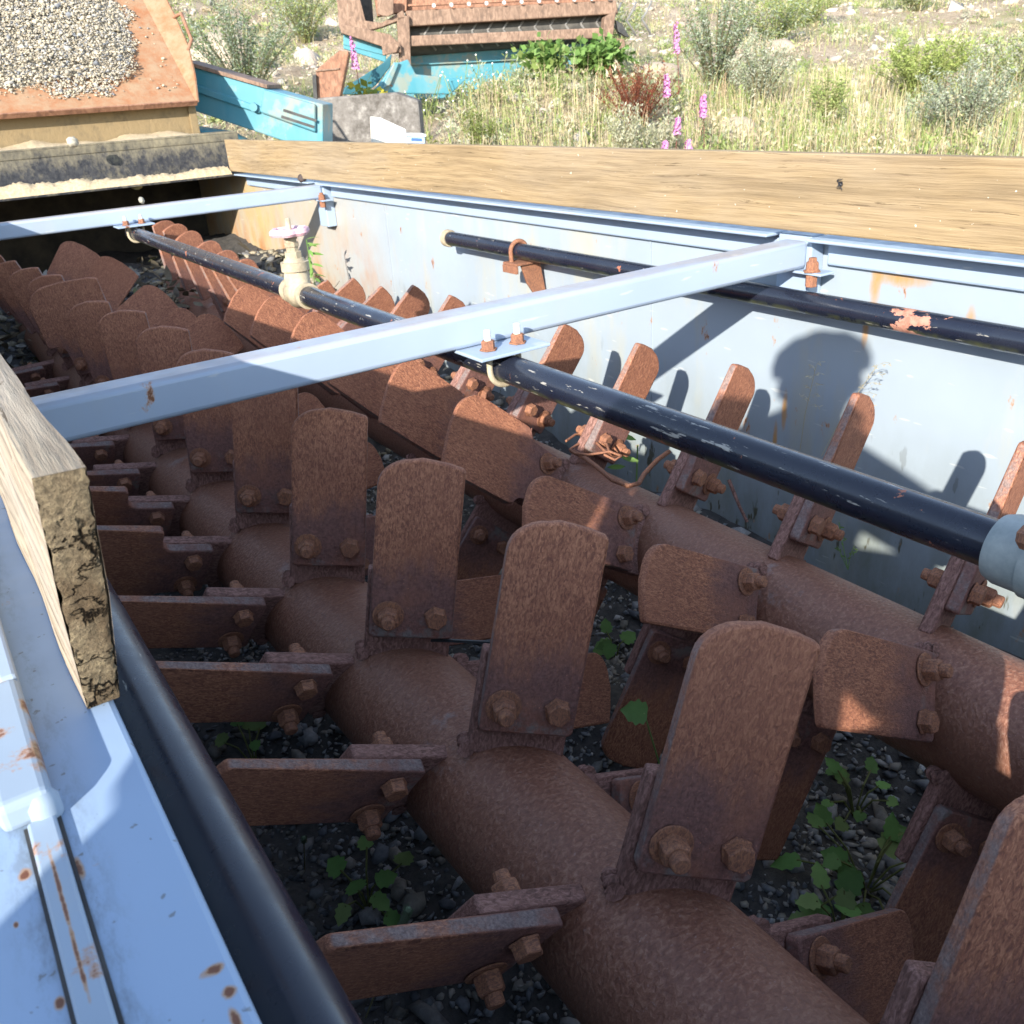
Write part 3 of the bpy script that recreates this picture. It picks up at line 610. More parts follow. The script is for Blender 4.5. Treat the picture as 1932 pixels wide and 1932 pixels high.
# timothy stalks
for (hx, hy, bx, by, z1, lab, hl, r) in ((772, 1712, 690, 1920, -1.0, 'grass stalk with a fuzzy pale green head in front of the nearest left blade', .055, .0055), (573, 1580, 575, 1640, -1.28, 'short green grass head standing in the dark gap between left blades', .035, .005)):
    tip = on(hx, hy, 2, z1); bs = on(bx, by, 2, z1-.22); d = (tip-bs).normalized()
    e = empty('timothy_grass', bs, lab, 'grass')
    tint_all(MB().tube([bs, bs.lerp(tip, .5), tip-d*hl], .0013, 5).build('stalk', m_blade_grass, e), [(.22, .2, .1)], 10)
    hd = MB()
    hd.lathe(tip-d*hl, d, [(0, .002), (.004, r*.9), (hl*.5, r), (hl-.004, r*.9), (hl, .002)], 10)
    for i in range(260):
        t = rnd.random(); a = rnd.uniform(0, 6.28); u = d.orthogonal().normalized(); w = d.cross(u); o = tip-d*hl*(1-t); rad = u*math.cos(a)+w*math.sin(a)
        hd.add([o+rad*r*.8, o+rad*r*.8+d*.002, o+rad*(r+.0025)+d*.003], [(0, 1, 2)])
    tint_all(hd.build('seed_head', m_blade_grass, e), [(.20, .27, .17)], 3)
# feathery grasses in front of the far wall
def seed_grass(bx, by, tx, ty, X, lab, lean):
    b = on(bx, by, 0, X); t = on(tx, ty, 0, X-.03); e = empty('seed_grass', b, lab, 'grass'); st = MB(); sd = MB()
    pts = [b, b.lerp(t, .5)+Vector((0, .006, .01)), t]; st.tube(pts, .0009, 5)
    for i in range(9):
        k = .62+.38*i/8; o = b.lerp(t, k); ln = .05*(1.15-(k-.6)*1.6); sgn = -1 if i % 2 else 1
        tip = o+Vector((0, -sgn*ln*.6+lean*.02, -ln*.25+.02)); st.tube([o, o.lerp(tip, .5)+Vector((0, 0, .006)), tip], .0005, 4)
        for j in range(7):
            q = o.lerp(tip, .35+.65*j/6); v, f = leaf_verts(q, .010, .0017, (rnd.uniform(-1, 0), rnd.uniform(-.5, .5), .3), rnd.uniform(0, 6), .3); sd.add(v, f)
    tint_all(st.build('stalk', m_blade_grass, e), [(.45, .40, .26)], 10); tint_all(sd.build('seed_head', m_blade_grass, e), [(.42, .38, .28)], 15)
seed_grass(1505, 880, 1540, 690, 1.93, 'thin dry grass with a feathery upright head before the shadow on the wall', 0)
seed_grass(1550, 860, 1655, 690, 1.93, 'thin dry grass leaning right over the edge of the head shadow', -1)
# green shoot by the valve
q0 = Vector((1.72, on(600, 540, 0, 1.72)[1], -1.0)); e = empty('leafy_shoot', q0, 'leafy green shoot growing beside the cream valve against the wall', 'plant')
top = on(578, 452, 0, 1.74); st = MB(); lf = MB(); st.tube([q0, q0.lerp(top, .6)+Vector((0, .02, 0)), top], .003, 6)
for i in range(15):
    k = .35+.65*i/14; o = q0.lerp(top, k); v, f = leaf_verts(o, rnd.uniform(.05, .075), .018, (rnd.uniform(-.6, .1), rnd.uniform(-.6, .1), .9), rnd.uniform(-2.5, 1.), .25); tint_all(MB().add(v, f).build('leaf', m_leaf, e, smooth=80), [(.18, .34, .08), (.23, .38, .1)], 15)
tint_all(st.build('stem', m_leaf, e), GREEN, 12)
q0 = on(1195, 905, 0, 1.62); e = empty('leafy_shoot', q0, 'lance-leaved green shoot behind the middle pipe near the wire', 'plant'); lf = MB()
for (a, b, yw) in ((1200, 830, 1.5), (1205, 870, 1.7), (1180, 880, 2.6)):
    v, f = leaf_verts(on(a, b, 0, 1.62), .055, .016, (-.7, -.7, .3), yw, .1); v2 = v
    tint_all(MB().add(v, f).build('leaf', m_leaf, e, smooth=80), [(.18, .32, .08)], 15)
st = MB().tube([q0-Vector((0, 0, .3)), on(1203, 840, 0, 1.62)], .0025, 6)
tint_all(st.build('stem', m_leaf, e), GREEN, 12)
q0 = on(1600, 1075, 0, 1.95); e = empty('weed_sprig', q0, 'thin green sprig low against the blue-grey wall under the middle pipe', 'plant'); st = MB(); lf = MB()
for (a, b) in ((1583, 985), (1612, 1030), (1580, 1030)):
    t = on(a, b, 0, 1.95); st.tube([q0, q0.lerp(t, .5)+Vector((0, .004, .006)), t], .0012, 5)
    for j in range(5): v, f = leaf_verts(q0.lerp(t, .5+.1*j), .014, .005, (-.8, 0, .5), rnd.uniform(0, 6), .2); tint_all(MB().add(v, f).build('leaf', m_leaf, e), [(.15, .24, .08)], 15)
tint_all(st.build('stem', m_leaf, e), GREEN, 10)
tw = [on(a, b, 0, 1.9) for a, b in ((1375, 905), (1385, 930), (1395, 955), (1410, 985))]
tag(MB().tube(tw, [.006, .006, .005, .005], 7).build('twig', m_lug, smooth=60), 'short dark twig leaning on the wall below the middle pipe', 'twig')
# rusty wire tangled on the far shaft
wp = [(1068, 832), (1085, 820), (1105, 818), (1120, 830), (1140, 850), (1152, 860), (1145, 838), (1120, 828), (1095, 835), (1075, 848), (1085, 855), (1110, 858), (1150, 852), (1172, 860), (1160, 868), (1140, 858)]
wire = [on(a, b, 2, -.86-.004*(i % 3)) for i, (a, b) in enumerate(wp)]
w2 = [on(a, b, 2, -.875) for a, b in ((1078, 850), (1105, 865), (1125, 880), (1155, 905), (1185, 917), (1205, 912), (1215, 895), (1240, 868), (1262, 852))]
e = empty('rusty_wire', wire[0], 'rusty twisted wire tangled round bolts on the far shaft', 'wire')
MB().tube(wire, .0035, 7).build('loop', m_bolt, e, smooth=60); MB().tube(w2, .006, 8).build('strand', m_bolt, e, smooth=60)
tie = [on(a, b, 2, -.905) for a, b in ((775, 1207), (835, 1208), (900, 1211), (925, 1212))]
tag(MB().tube(tie, .0035, 4).build('cable_tie', plain('dark_plastic', (.02, .03, .035), (.03, .04, .045), 20, .4).m), 'dark plastic cable tie lying under the second nearest upright blade', 'cable tie')
# dry leaves at the far end
lv = []; P = []
for i in range(900):
    x = rnd.uniform(.25, 1.35) if rnd.random() < .7 else rnd.uniform(.05, 1.9); y = rnd.uniform(3.6, 6.0); z = float(floor_z(np.array(x), np.array(y)))+rnd.uniform(.0, .12)
    v, f = leaf_verts((x, y, z), rnd.uniform(.05, .12), rnd.uniform(.02, .05), (rnd.uniform(-.8, .8), rnd.uniform(-.8, .8), 1), rnd.uniform(0, 6.28), rnd.uniform(-.5, .6)); P.append((v, f))
b = MB(); [b.add(v, f) for v, f in P]
tag(tint_all(b.build('dry_leaves', m_drystuff, smooth=80), [(.16, .13, .09), (.25, .22, .16), (.10, .085, .06), (.3, .29, .26), (.18, .19, .1)], 15), 'dead leaves and litter piled between the shafts at the far end', 'leaf litter', kind='stuff')
b = MB(); q = on(182, 590-22, 2, -.88); base = len(b.v)
for i in range(9):
    for j in range(7): b.v.append((q[0]-.10+.2*j/6+rnd.uniform(-.01, .01), q[1]-.16+.32*i/8, q[2]+.03*math.sin(j*1.9+i*.6)+rnd.uniform(-.012, .012)))
for i in range(8):
    for j in range(6): b.f.append((i*7+j, i*7+j+1, (i+1)*7+j+1, (i+1)*7+j))
cw = b.build('crumpled_wrapper', plain('green_plastic_film', (.05, .30, .12), (.42, .45, .40), 9, .35, 0, .5, 0, (1, .3, 1)).m, smooth=30); sm = cw.modifiers.new('thick', 'SOLIDIFY'); sm.thickness = .001
tag(cw, 'crumpled green and white plastic wrapper behind the broad blade', 'wrapper')

# ================================================================== fly on the board, pebbles
q = on(1585, 347, 0, 1.929); e = MB(); e.lathe(q+Vector((0, -.006, -.004)), (0, .8, .6), [(0, .001), (.003, .0035), (.008, .004), (.013, .002)], 10); e.lathe(q+Vector((0, .006, .006)), (0, .8, .6), [(0, .001), (.002, .0028), (.005, .001)], 10)
for s in (-1, 1):
    e.add([q+Vector((-.004, 0, .003)), q+Vector((-.006, -.010, .010*s-.002)), q+Vector((-.006, -.013, .006*s-.006))], [(0, 1, 2)])
    for k in range(3): e.tube([q+Vector((-.002, .002*k-.002, 0)), q+Vector((-.004, .004*k-.004+.002, .008*s)), q+Vector((.002, .005*k-.005, .012*s))], .0006, 4)
tag(e.build('fly', plain('fly_black', (.02, .02, .022), (.05, .05, .06), 50, .4).m, smooth=50), 'dark fly resting on the yellowish board', 'fly')
def pebble(px_, py_, ax, val, size, lab, tint=(.45, .42, .34), flat=.7):
    q = np.array(on(px_, py_, ax, val))[None]; tag(stones('pebble', q, np.array([size]), m_stone, np.array([tint]), ico2, flat, .06), lab, 'stone')
pebble(267, 378, 1, 4.785, .020, 'pale stone sitting on top of the farther cross beam')
pebble(570, 336, 2, -.385, .028, 'dark rounded stone lodged under the left end of the yellowish board', (.09, .07, .065))

# ================================================================== gravel hopper at the far end
hop = empty('gravel_hopper', (1.0, 6.9, -.6), 'rust-orange sloping hopper heaped with gravel beyond the trough end', 'hopper')
XR = 1.90; yl = 6.42; zl = .03; sl_ = R(40); cs, sn = math.cos(sl_), math.sin(sl_)
def hp(x, s, up=0): return Vector((x, yl+s*cs-up*sn, zl+s*sn+up*cs))
MB().prism([hp(-2.2, 0), hp(XR-.01, 0), hp(XR-.01, 1.6), hp(-2.2, 1.6)], Vector((0, sn, -cs))*.012).build('chute_plate', m_hopper, hop)
MB().prism([hp(-2.2, -.004, .006), hp(XR, -.004, .006), hp(XR, -.004, -.03), hp(-2.2, -.004, -.03)], (0, .012, .006)).build('lip', m_rustplate, hop, .002)
b = MB(); L = [hp(XR-.01, s_, -.003) for s_ in (0, .16, .47, .8, 1.6)]; O = [hp(XR+.0, 0, .004), hp(XR+.05, .2, .05), hp(XR+.10, .46, .06), hp(XR+.12, .78, .06), hp(XR+.13, 1.6, .06)]
for i in range(4): b.prism([L[i], L[i+1], O[i+1], O[i]], (.010, .0, -.006))
b.build('side_wing', m_hopper, hop)
hk = [hp(XR+.09, .42, .05), hp(XR+.12, .44, .11), hp(XR+.13, .66, .14), hp(XR+.11, .74, .06)]
MB().tube(hk, .012, 8).build('lifting_eye', m_rustplate, hop, smooth=50)
MB().box(-2.2, XR-.02, 6.52, 6.54, -.17, .02).build('front_panel', m_dusty_panel, hop)
MB().box(XR-.045, XR+.005, 6.50, 6.56, -.17, .01).build('corner_post', m_dusty_panel, hop, .004)
MB().box(-2.2, 2.08, 6.28, 6.53, -.172, -.160).box(-2.2, 2.08, 6.28, 6.292, -.215, -.1725).build('upper_ledge', m_dusty_black, hop, .003)
MB().prism([(-2.2, 6.285, -.215), (2.06, 6.285, -.215), (2.06, 6.24, -.40), (-2.2, 6.24, -.40)], (0, .012, .002)).build('back_plate', m_dusty_black, hop)
MB().box(-2.2, 2.015, 6.045, 7.25, -.414, -.402).build('lower_ledge', m_dusty_black, hop, .002)
# heap of sand on the lower ledge
fq = [rnd.uniform(3, 60) for k in range(9)]; pq = [rnd.uniform(0, 6) for k in range(9)]; rq = [.10/(q_+4) for q_ in fq]
n = 160; b = MB(); rows = 9
for i in range(n+1):
    x = -.8+2.72*i/n; h = .05+sum(rq[k]*math.sin(x*fq[k]+pq[k]) for k in range(9))
    for j in range(rows):
        t = j/(rows-1); y = 6.047+.19*t; z = -.4018+max(0, h*math.sin(math.pi*min(1, .05+t*.9))**.8)+rnd.uniform(-.008, .009)
        b.v.append((x, y, z if j not in (0,) else -.4018))
for i in range(n):
    for j in range(rows-1): b.f.append((i*rows+j, (i+1)*rows+j, (i+1)*rows+j+1, i*rows+j+1))
tag(b.build('spilled_sand', m_sand, smooth=60), 'pale sand heaped along the lower ledge at the trough end', 'sand', kind='stuff')
b = MB()
for i in range(n+1):
    x = -.8+2.66*i/n; h = .012+.010*math.sin(x*9)+.006*math.sin(x*23)
    for j in range(5):
        t = j/4; b.v.append((x, 6.31+.2*t, -.1598+max(0.0, h*(.3+t)+rnd.uniform(-.002, .004))*(j > 0)))
for i in range(n):
    for j in range(4): b.f.append((i*5+j, (i+1)*5+j, (i+1)*5+j+1, i*5+j+1))
tag(b.build('spilled_sand', m_sand, smooth=60), 'thin line of sand along the upper ledge below the hopper lip', 'sand', kind='stuff')
pebble(137, 268, 2, -.14, .045, 'cream block of stone on the upper ledge at the far left', (.55, .5, .4), .9)
pebble(256, 348, 1, 6.10, .028, 'yellowish upright stone in the sand of the lower ledge', (.5, .42, .2), 1.2)
# gravel lying on the chute
n = 60000
gx_ = nrg.uniform(-1.2, XR-.06, n); gs = nrg.uniform(.08, 1.58, n)
edge = XR-.19+.05*np.sin(gs*9)+.03*np.sin(gs*23+1)-np.clip(.45-gs, 0, 1)*1.0+nrg.normal(0, .018, n); low = .16+.05*np.sin(gx_*8+1)+.03*np.sin(gx_*21)+np.clip((.9-gx_)*.15, 0, .2)+nrg.normal(0, .025, n)
keep = (gx_ < edge) & (gs > low) | (nrg.random(n) < .012)
gx_, gs = gx_[keep], gs[keep]; n = len(gx_)
up = np.clip(np.minimum((XR-.2-gx_)*.35, (gs-.18)*.35), 0, .07)*nrg.uniform(.8, 1.05, n)+.006
sz = np.exp(nrg.normal(-5.2, .42, n))
Pn = np.stack([gx_, yl+gs*cs-up*sn, zl+gs*sn+up*cs], 1)
tag(stones('heaped_gravel', Pn, sz, m_stone, tints(n, [(.50, .44, .33), (.58, .51, .39), (.46, .41, .33), (.42, .40, .37), (.26, .27, .29), (.54, .47, .34), (.62, .56, .46), (.56, .49, .37)], .2), ICO0, .7, .20), 'pale mixed gravel spread over the rusty hopper plate', 'gravel', kind='stuff')
bx, bs = np.meshgrid(np.linspace(-1.3, XR-.1, 110), np.linspace(.1, 1.58, 70))
uu = np.clip(np.minimum((XR-.21-bx+.04*np.sin(bs*9)-np.clip(.45-bs, 0, 1))*.3, (bs-.24+.04*np.sin(bx*8+1)-np.clip((.9-bx)*.15, 0, .2))*.3), -.02, .05)-.004
V = np.stack([bx, yl+bs*cs-uu*sn, zl+bs*sn+uu*cs], -1).reshape(-1, 3); idx = np.arange(bx.size).reshape(bx.shape); fc = np.stack([idx[:-1, :-1], idx[:-1, 1:], idx[1:, 1:], idx[1:, :-1]], -1).reshape(-1, 4)
tag(np_mesh('grit_bed', V, fc, m_grit, smooth=True), 'fine grit under the gravel on the hopper plate', 'grit', kind='stuff')

# ================================================================== turquoise conveyor, concrete wall and the old screen
def slab(pl, poly, depth, off=0):            # a plate standing in a plane, given its outline and thickness
    return MB().prism([pl.at(a, b, -off) for a, b in poly], Vector(pl.n)*depth)
pc = Plane(480, 200, 7.15, -14)
cv = empty('belt_conveyor', pc.at(480, 240), 'turquoise conveyor housing with two black slots beside the hopper', 'conveyor')
slab(pc, [(340, 118), (500, 167), (610, 197), (610, 290), (540, 268), (340, 200)], .4).build('housing', m_turq, cv, .008)
slab(pc, [(340, 148), (498, 204), (490, 214), (340, 163)], .03, .022).build('skirt', m_turq, cv, .006)
slab(pc, [(498, 168), (597, 197), (597, 250), (492, 212)], .04, .03).build('cover_panel', m_turq, cv, .012)
for a, b in ((537, 205), (533, 217)): slab(pc, [(a, b), (a+62, b+20), (a+61, b+25), (a-1, b+5)], .006, .034).build('slot', m_black, cv)
slab(pc, [(340, 112), (505, 160), (505, 167), (340, 119)], .45, .02).build('top_edge', m_rustbeam, cv)
slab(pc, [(340, 232), (440, 247), (470, 262), (470, 300), (340, 300)], .35, .35).build('lower_cover', m_turq, cv, .01)
MB().lathe(pc.at(481, 202, -.03), -Vector(pc.n), [(0, .03), (.02, .028)], 12).build('latch', m_turq, cv)
pk = Plane(650, 225, 8.6, -8)
cw = slab(pk, [(597, 185), (745, 174), (790, 190), (800, 300), (600, 300)], .45)
tag(cw.build('concrete_block', m_concrete, bevel=.02), 'dark stained concrete block wall behind the yellowish board', 'concrete wall')
pw = Plane(730, 245, 8.1, 4)
tag(slab(pw, [(699, 220), (718, 222), (757, 240), (766, 244), (767, 285), (702, 285)], .10).build('white_slab', m_white, bevel=.01), 'white slab with a sloping top leaning on the concrete block', 'slab')
pb = Plane(785, 262, 8.0, 6)
cr = empty('plastic_crate', pb.at(785, 275), 'small pale blue plastic crate with a handle slot beside the white slab', 'crate')
m_crate = plain('pale_blue_plastic', (.30, .46, .72), (.42, .56, .78), 6, .4).m
slab(pb, [(765, 256), (802, 257), (803, 290), (766, 290)], .25).build('body', m_crate, cr, .01)
slab(pb, [(764, 252), (804, 253), (804, 258), (764, 257)], .27, .012).build('rim', m_white, cr, .004)
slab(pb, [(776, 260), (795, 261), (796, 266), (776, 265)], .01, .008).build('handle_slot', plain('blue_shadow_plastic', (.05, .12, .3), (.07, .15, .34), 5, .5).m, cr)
ps = Plane(900, 90, 15.2, 6)
sc = empty('screening_machine', ps.at(900, 150), 'old rusty screening machine with turquoise underframe half buried on the slope', 'machine')
slab(ps, [(765, 20), (1163, 0), (1167, 26), (770, 50)], .35).build('main_beam', m_rustbeam, sc, .02)
slab(ps, [(768, -25), (1165, -30), (1163, 1), (765, 19)], .05, -.25).build('deck_side', m_rustplate, sc)
slab(ps, [(770, 8), (1150, -9), (1150, -5), (770, 12)], .12, .02).build('deck_rail', m_rustplate, sc)
for k in range(11): MB().lathe(ps.at(818+k*33, 11-k*1.4, -.02), -Vector(ps.n), [(0, .03), (.05, .028)], 8).build('deck_bolt', m_zinc, sc)
# belt roll with raised chevrons
a, bpt = ps.at(757, 68, .45), ps.at(1150, 40, .45)
MB().tube([a.lerp(bpt, t) for t in np.linspace(0, 1, 9)], .26, 28).build('belt_roll', plain('dusty_rubber', (.045, .043, .04), (.10, .092, .08), 6, .7, .3).m, sc, smooth=50)
ax = (bpt-a).normalized(); nb = -Vector(ps.n); nb = (nb-ax*nb.dot(ax)).normalized(); ub = ax.cross(nb)*(-1); ub = ub if ub.z > 0 else -ub
ch = MB()
for k in range(15):
    o = a+ax*(.25+k*.24); pts = [o+ax*(.13*math.sin(t)*1.6+.1)+(nb*math.cos(t)+ub*math.sin(t))*.265 for t in np.linspace(.0, 1.25, 6)]; ch.tube(pts, .016, 6)
    pts = [o+ax*(-.13*math.sin(t)*1.6+.1)+(nb*math.cos(t)+ub*math.sin(t))*.265 for t in np.linspace(0, -.9, 5)]; ch.tube(pts, .016, 6)
ch.build('chevron', plain('worn_rubber', (.16, .155, .15), (.26, .25, .235), 8, .5).m, sc)
slab(ps, [(770, 68), (1150, 52), (1152, 71), (772, 88)], .2, .05).build('lower_beam', m_rustbeam, sc, .015)
slab(ps, [(748, 32), (772, 30), (777, 175), (757, 175)], .22, .1).build('leg', m_rustbeam, sc, .015)
slab(ps, [(1138, 33), (1160, 20), (1146, 130), (1130, 130)], .22, .1).build('leg', m_rustbeam, sc, .015)
slab(ps, [(768, 92), (1144, 74), (1144, 170), (768, 190)], .08, -.5).build('side_plate', m_turq, sc, .01)
slab(ps, [(768, 118), (1140, 100), (1140, 104), (768, 122)], .05, -.44).build('plate_rib', m_turq, sc)
slab(ps, [(633, -40), (672, -30), (690, 40), (720, 44), (760, 20), (765, 35), (720, 52), (690, 60), (640, 50)], .3, .1).build('end_frame', m_rustbeam, sc, .01)
slab(ps, [(700, -40), (768, -40), (768, 20), (712, 30)], .25, -.1).build('drive_plate', m_rustplate, sc, .01)
slab(ps, [(664, -20), (700, -20), (705, 40), (676, 46)], .05, -.35).build('dark_gap', m_black, sc)
slab(ps, [(712, -10), (742, -10), (742, 28), (732, 33), (722, 32), (712, 28)], .08, .2).build('bearing_plate', m_rustbeam, sc, .008)
slab(ps, [(640, 46), (735, 66), (755, 85), (757, 100), (742, 102), (724, 90), (645, 64)], .2, .2).build('side_arm', m_rustbeam, sc, .01)
slab(ps, [(648, 62), (730, 80), (728, 118), (648, 92)], .1, .05).build('cross_frame', m_turq, sc, .01)
slab(ps, [(648, 66), (728, 84), (728, 87), (648, 69)], .12, .07).build('frame_flange', m_turq, sc)
slab(ps, [(648, 81), (728, 102), (728, 105), (648, 84)], .12, .07).build('frame_flange', m_turq, sc)
slab(ps, [(720, 86), (742, 80), (752, 88), (748, 100), (722, 106)], .1, .25).build('pivot_lug', m_rustbeam, sc, .01)
slab(ps, [(1160, 38), (1172, 45), (1186, 70), (1180, 70), (1165, 60)], .1, .05).build('rubber_flap', m_black, sc, .004)
slab(ps, [(1150, 70), (1178, 74), (1180, 88), (1152, 100)], .2, .0).build('end_bracket', m_rustbeam, sc, .01)
p2 = Plane(700, 150, 13.2, 10)
ch2 = empty('discharge_chute', p2.at(700, 170), 'bent turquoise chute with a dark open side below the machine', 'chute')
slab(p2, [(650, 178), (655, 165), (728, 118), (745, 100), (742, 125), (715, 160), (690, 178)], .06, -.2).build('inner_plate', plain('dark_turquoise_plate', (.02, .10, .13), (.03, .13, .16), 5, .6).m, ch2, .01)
slab(p2, [(700, 176), (715, 160), (742, 122), (770, 112), (785, 140), (880, 150), (850, 178)], .10).build('outer_plate', m_turq, ch2, .015)
slab(p2, [(742, 118), (752, 118), (735, 160), (722, 168), (726, 150)], .06, .06).build('stiffener', m_turq, ch2, .01)
p3 = Plane(620, 140, 12.2, -5)
rb = empty('rusty_bin', p3.at(620, 180), 'tapered rusty steel bin between the conveyor and the chute', 'bin')
slab(p3, [(596, 132), (640, 95), (657, 96), (658, 102), (640, 190), (598, 190)], .35).build('body', m_rustplate, rb, .015)
slab(p3, [(596, 132), (640, 128), (640, 131), (596, 135)], .02, .02).build('fold', m_rustbeam, rb)
slab(p3, [(590, 142), (597, 141), (600, 195), (593, 195)], .1, .06).build('edge_post', m_black, rb)

# ================================================================== vegetation on the slope
def slope_pt(az, d):
    x = d*math.sin(R(az)); y = d*math.cos(R(az)); return Vector((x, y, float(ground_z(np.array(x), np.array(y)))))
def scatter(n, az0, az1, d0, d1, pw=1.):
    az = np.radians(nrg.uniform(az0, az1, n)); d = d0+(d1-d0)*nrg.random(n)**pw; x = d*np.sin(az); y = d*np.cos(az); return x, y, ground_z(x, y)
def blades(name, x, y, z, h, wd, cols, label, cat, lean=.35, jit=.25):
    n = len(x); a = nrg.uniform(0, 6.28, n); b = nrg.uniform(0, 6.28, n); L = nrg.uniform(0, lean, n)*h
    dx, dy = np.cos(a)*wd/2, np.sin(a)*wd/2; lx, ly = np.cos(b)*L, np.sin(b)*L
    V = np.stack([np.stack([x-dx, y-dy, z-.02], -1), np.stack([x+dx, y+dy, z-.02], -1), np.stack([x+lx*.35+dx*.8, y+ly*.35+dy*.8, z+h*.6], -1), np.stack([x+lx*.35-dx*.8, y+ly*.35-dy*.8, z+h*.6], -1), np.stack([x+lx, y+ly, z+h*(1-.2*(L/h))], -1)], 1)
    i = np.arange(n)*5
    Fc = np.concatenate([np.stack([i, i+1, i+2], 1), np.stack([i, i+2, i+3], 1), np.stack([i+3, i+2, i+4], 1)])
    return tag(np_mesh(name, V.reshape(-1, 3), Fc, m_blade_grass, col=np.repeat(tints(n, cols, jit), 5, 0)), label, cat, kind='stuff')
DRY = [(.60, .49, .31), (.54, .44, .27), (.66, .58, .40), (.50, .43, .26)]; FRESH = [(.29, .36, .11), (.36, .41, .15), (.23, .30, .09), (.46, .44, .22)]
x, y, z = scatter(60000, 6, 72, 10.5, 42, .75)
pt = np.sin(x*1.7+.3*y)+np.sin(y*1.3-1+.5*x)+nrg.normal(0, .8, len(x)); k = pt > .3
blades('hillside_grass', x[k], y[k], z[k], nrg.uniform(.06, .32, k.sum()), .012, FRESH+FRESH+DRY[:2], 'patchy green and straw grass over the stony hillside', 'grass', .6)
x, y, z = scatter(9000, 44, 72, 10.4, 17); blades('tall_dry_grass', x, y, z, nrg.uniform(.15, .72, len(x))*nrg.uniform(.6, 1, len(x)), .008, DRY+FRESH+[(.55, .40, .25)], 'tall straw coloured grass behind the right half of the board', 'grass', .35)
x, y, z = scatter(1300, 31, 42, 10.5, 13.5); blades('tall_dry_grass', x, y, z, nrg.uniform(.15, .6, len(x)), .008, DRY+FRESH[:2], 'tuft of straw coloured stalks behind the middle of the board', 'grass', .25)
x, y, z = scatter(12000, 8, 72, 10.5, 45, .75); sz = np.exp(nrg.normal(-3.25, .6, len(x)))
tag(stones('hillside_stones', np.stack([x, y, z], 1), sz, m_stone, tints(len(x), [(.54, .44, .35), (.62, .52, .43), (.46, .38, .31), (.42, .40, .37), (.66, .58, .49)], .2)), 'pale stones scattered over the hillside', 'stones', kind='stuff')
def weeds(n, az0, az1, d0, d1, pw, hgt, name, label):       # low mixed plants too many to count
    x, y, z = scatter(n, az0, az1, d0, d1, pw); k = 46; N_ = n*k
    r = nrg.uniform(.08, .26, n); hh = nrg.uniform(*hgt, n)
    a = nrg.uniform(0, 6.28, (n, k)); rr = r[:, None]*np.sqrt(nrg.random((n, k))); zz = hh[:, None]*nrg.random((n, k))*(1-.5*rr/r[:, None])
    P = np.stack([x[:, None]+rr*np.cos(a), y[:, None]+rr*np.sin(a), z[:, None]+zz], -1).reshape(-1, 3)
    d = nrg.normal(0, 1, (N_, 3)); d[:, 2] = np.abs(d[:, 2])*.8+.4; d /= np.linalg.norm(d, axis=1)[:, None]; s_ = np.cross(d, nrg.normal(0, 1, (N_, 3))); s_ /= np.linalg.norm(s_, axis=1)[:, None]
    L = (nrg.uniform(.03, .09, n)[:, None]*nrg.uniform(.6, 1.3, (n, k))).reshape(-1, 1); wd = np.repeat(nrg.uniform(.10, .45, n), k)[:, None]
    V = np.stack([P, P+d*L*.5+s_*L*wd*.5, P+d*L, P+d*L*.5-s_*L*wd*.5], 1).reshape(-1, 3); i = np.arange(N_)*4
    c = tints(n, [(.30, .38, .12), (.38, .43, .17), (.42, .45, .29), (.52, .51, .37), (.24, .31, .10), (.58, .49, .32), (.54, .45, .28), (.60, .53, .38), (.34, .39, .24)], .2)
    tag(np_mesh(name, V, np.stack([i, i+1, i+2, i+3], 1), m_leaf, col=np.repeat(c, k*4, 0)), label, 'weeds', kind='stuff')
weeds(3600, 8, 72, 10.5, 40, .8, (.08, .35), 'hillside_weeds', 'low mixed weeds covering the stony hillside')
weeds(700, 30, 72, 10.3, 14.5, 1., (.15, .6), 'bank_weeds', 'rank weeds and seed heads along the bank behind the board')
weeds(160, 31, 43, 12.6, 14.6, 1., (.1, .4), 'mound_weeds', 'weeds on the mound before the old screening machine')
def boulder(px_, py_, d, s, lab):
    q = bgp(px_, py_, d); q = Vector((q.x, q.y, float(ground_z(np.array(q.x), np.array(q.y)))+s*.2)); tag(stones('boulder', np.array(q)[None], np.array([s]), m_stone, np.array([(.50, .41, .31)]), ico2, .6, .035), lab, 'boulder')
boulder(1390, 200, 13., .28, 'pale rounded boulder among dry grass right of the fireweed'); boulder(1240, 110, 17, .4, 'tan boulder right of the screening machine'); boulder(400, 60, 19, .7, 'large pale grey boulder beyond the hopper wing')
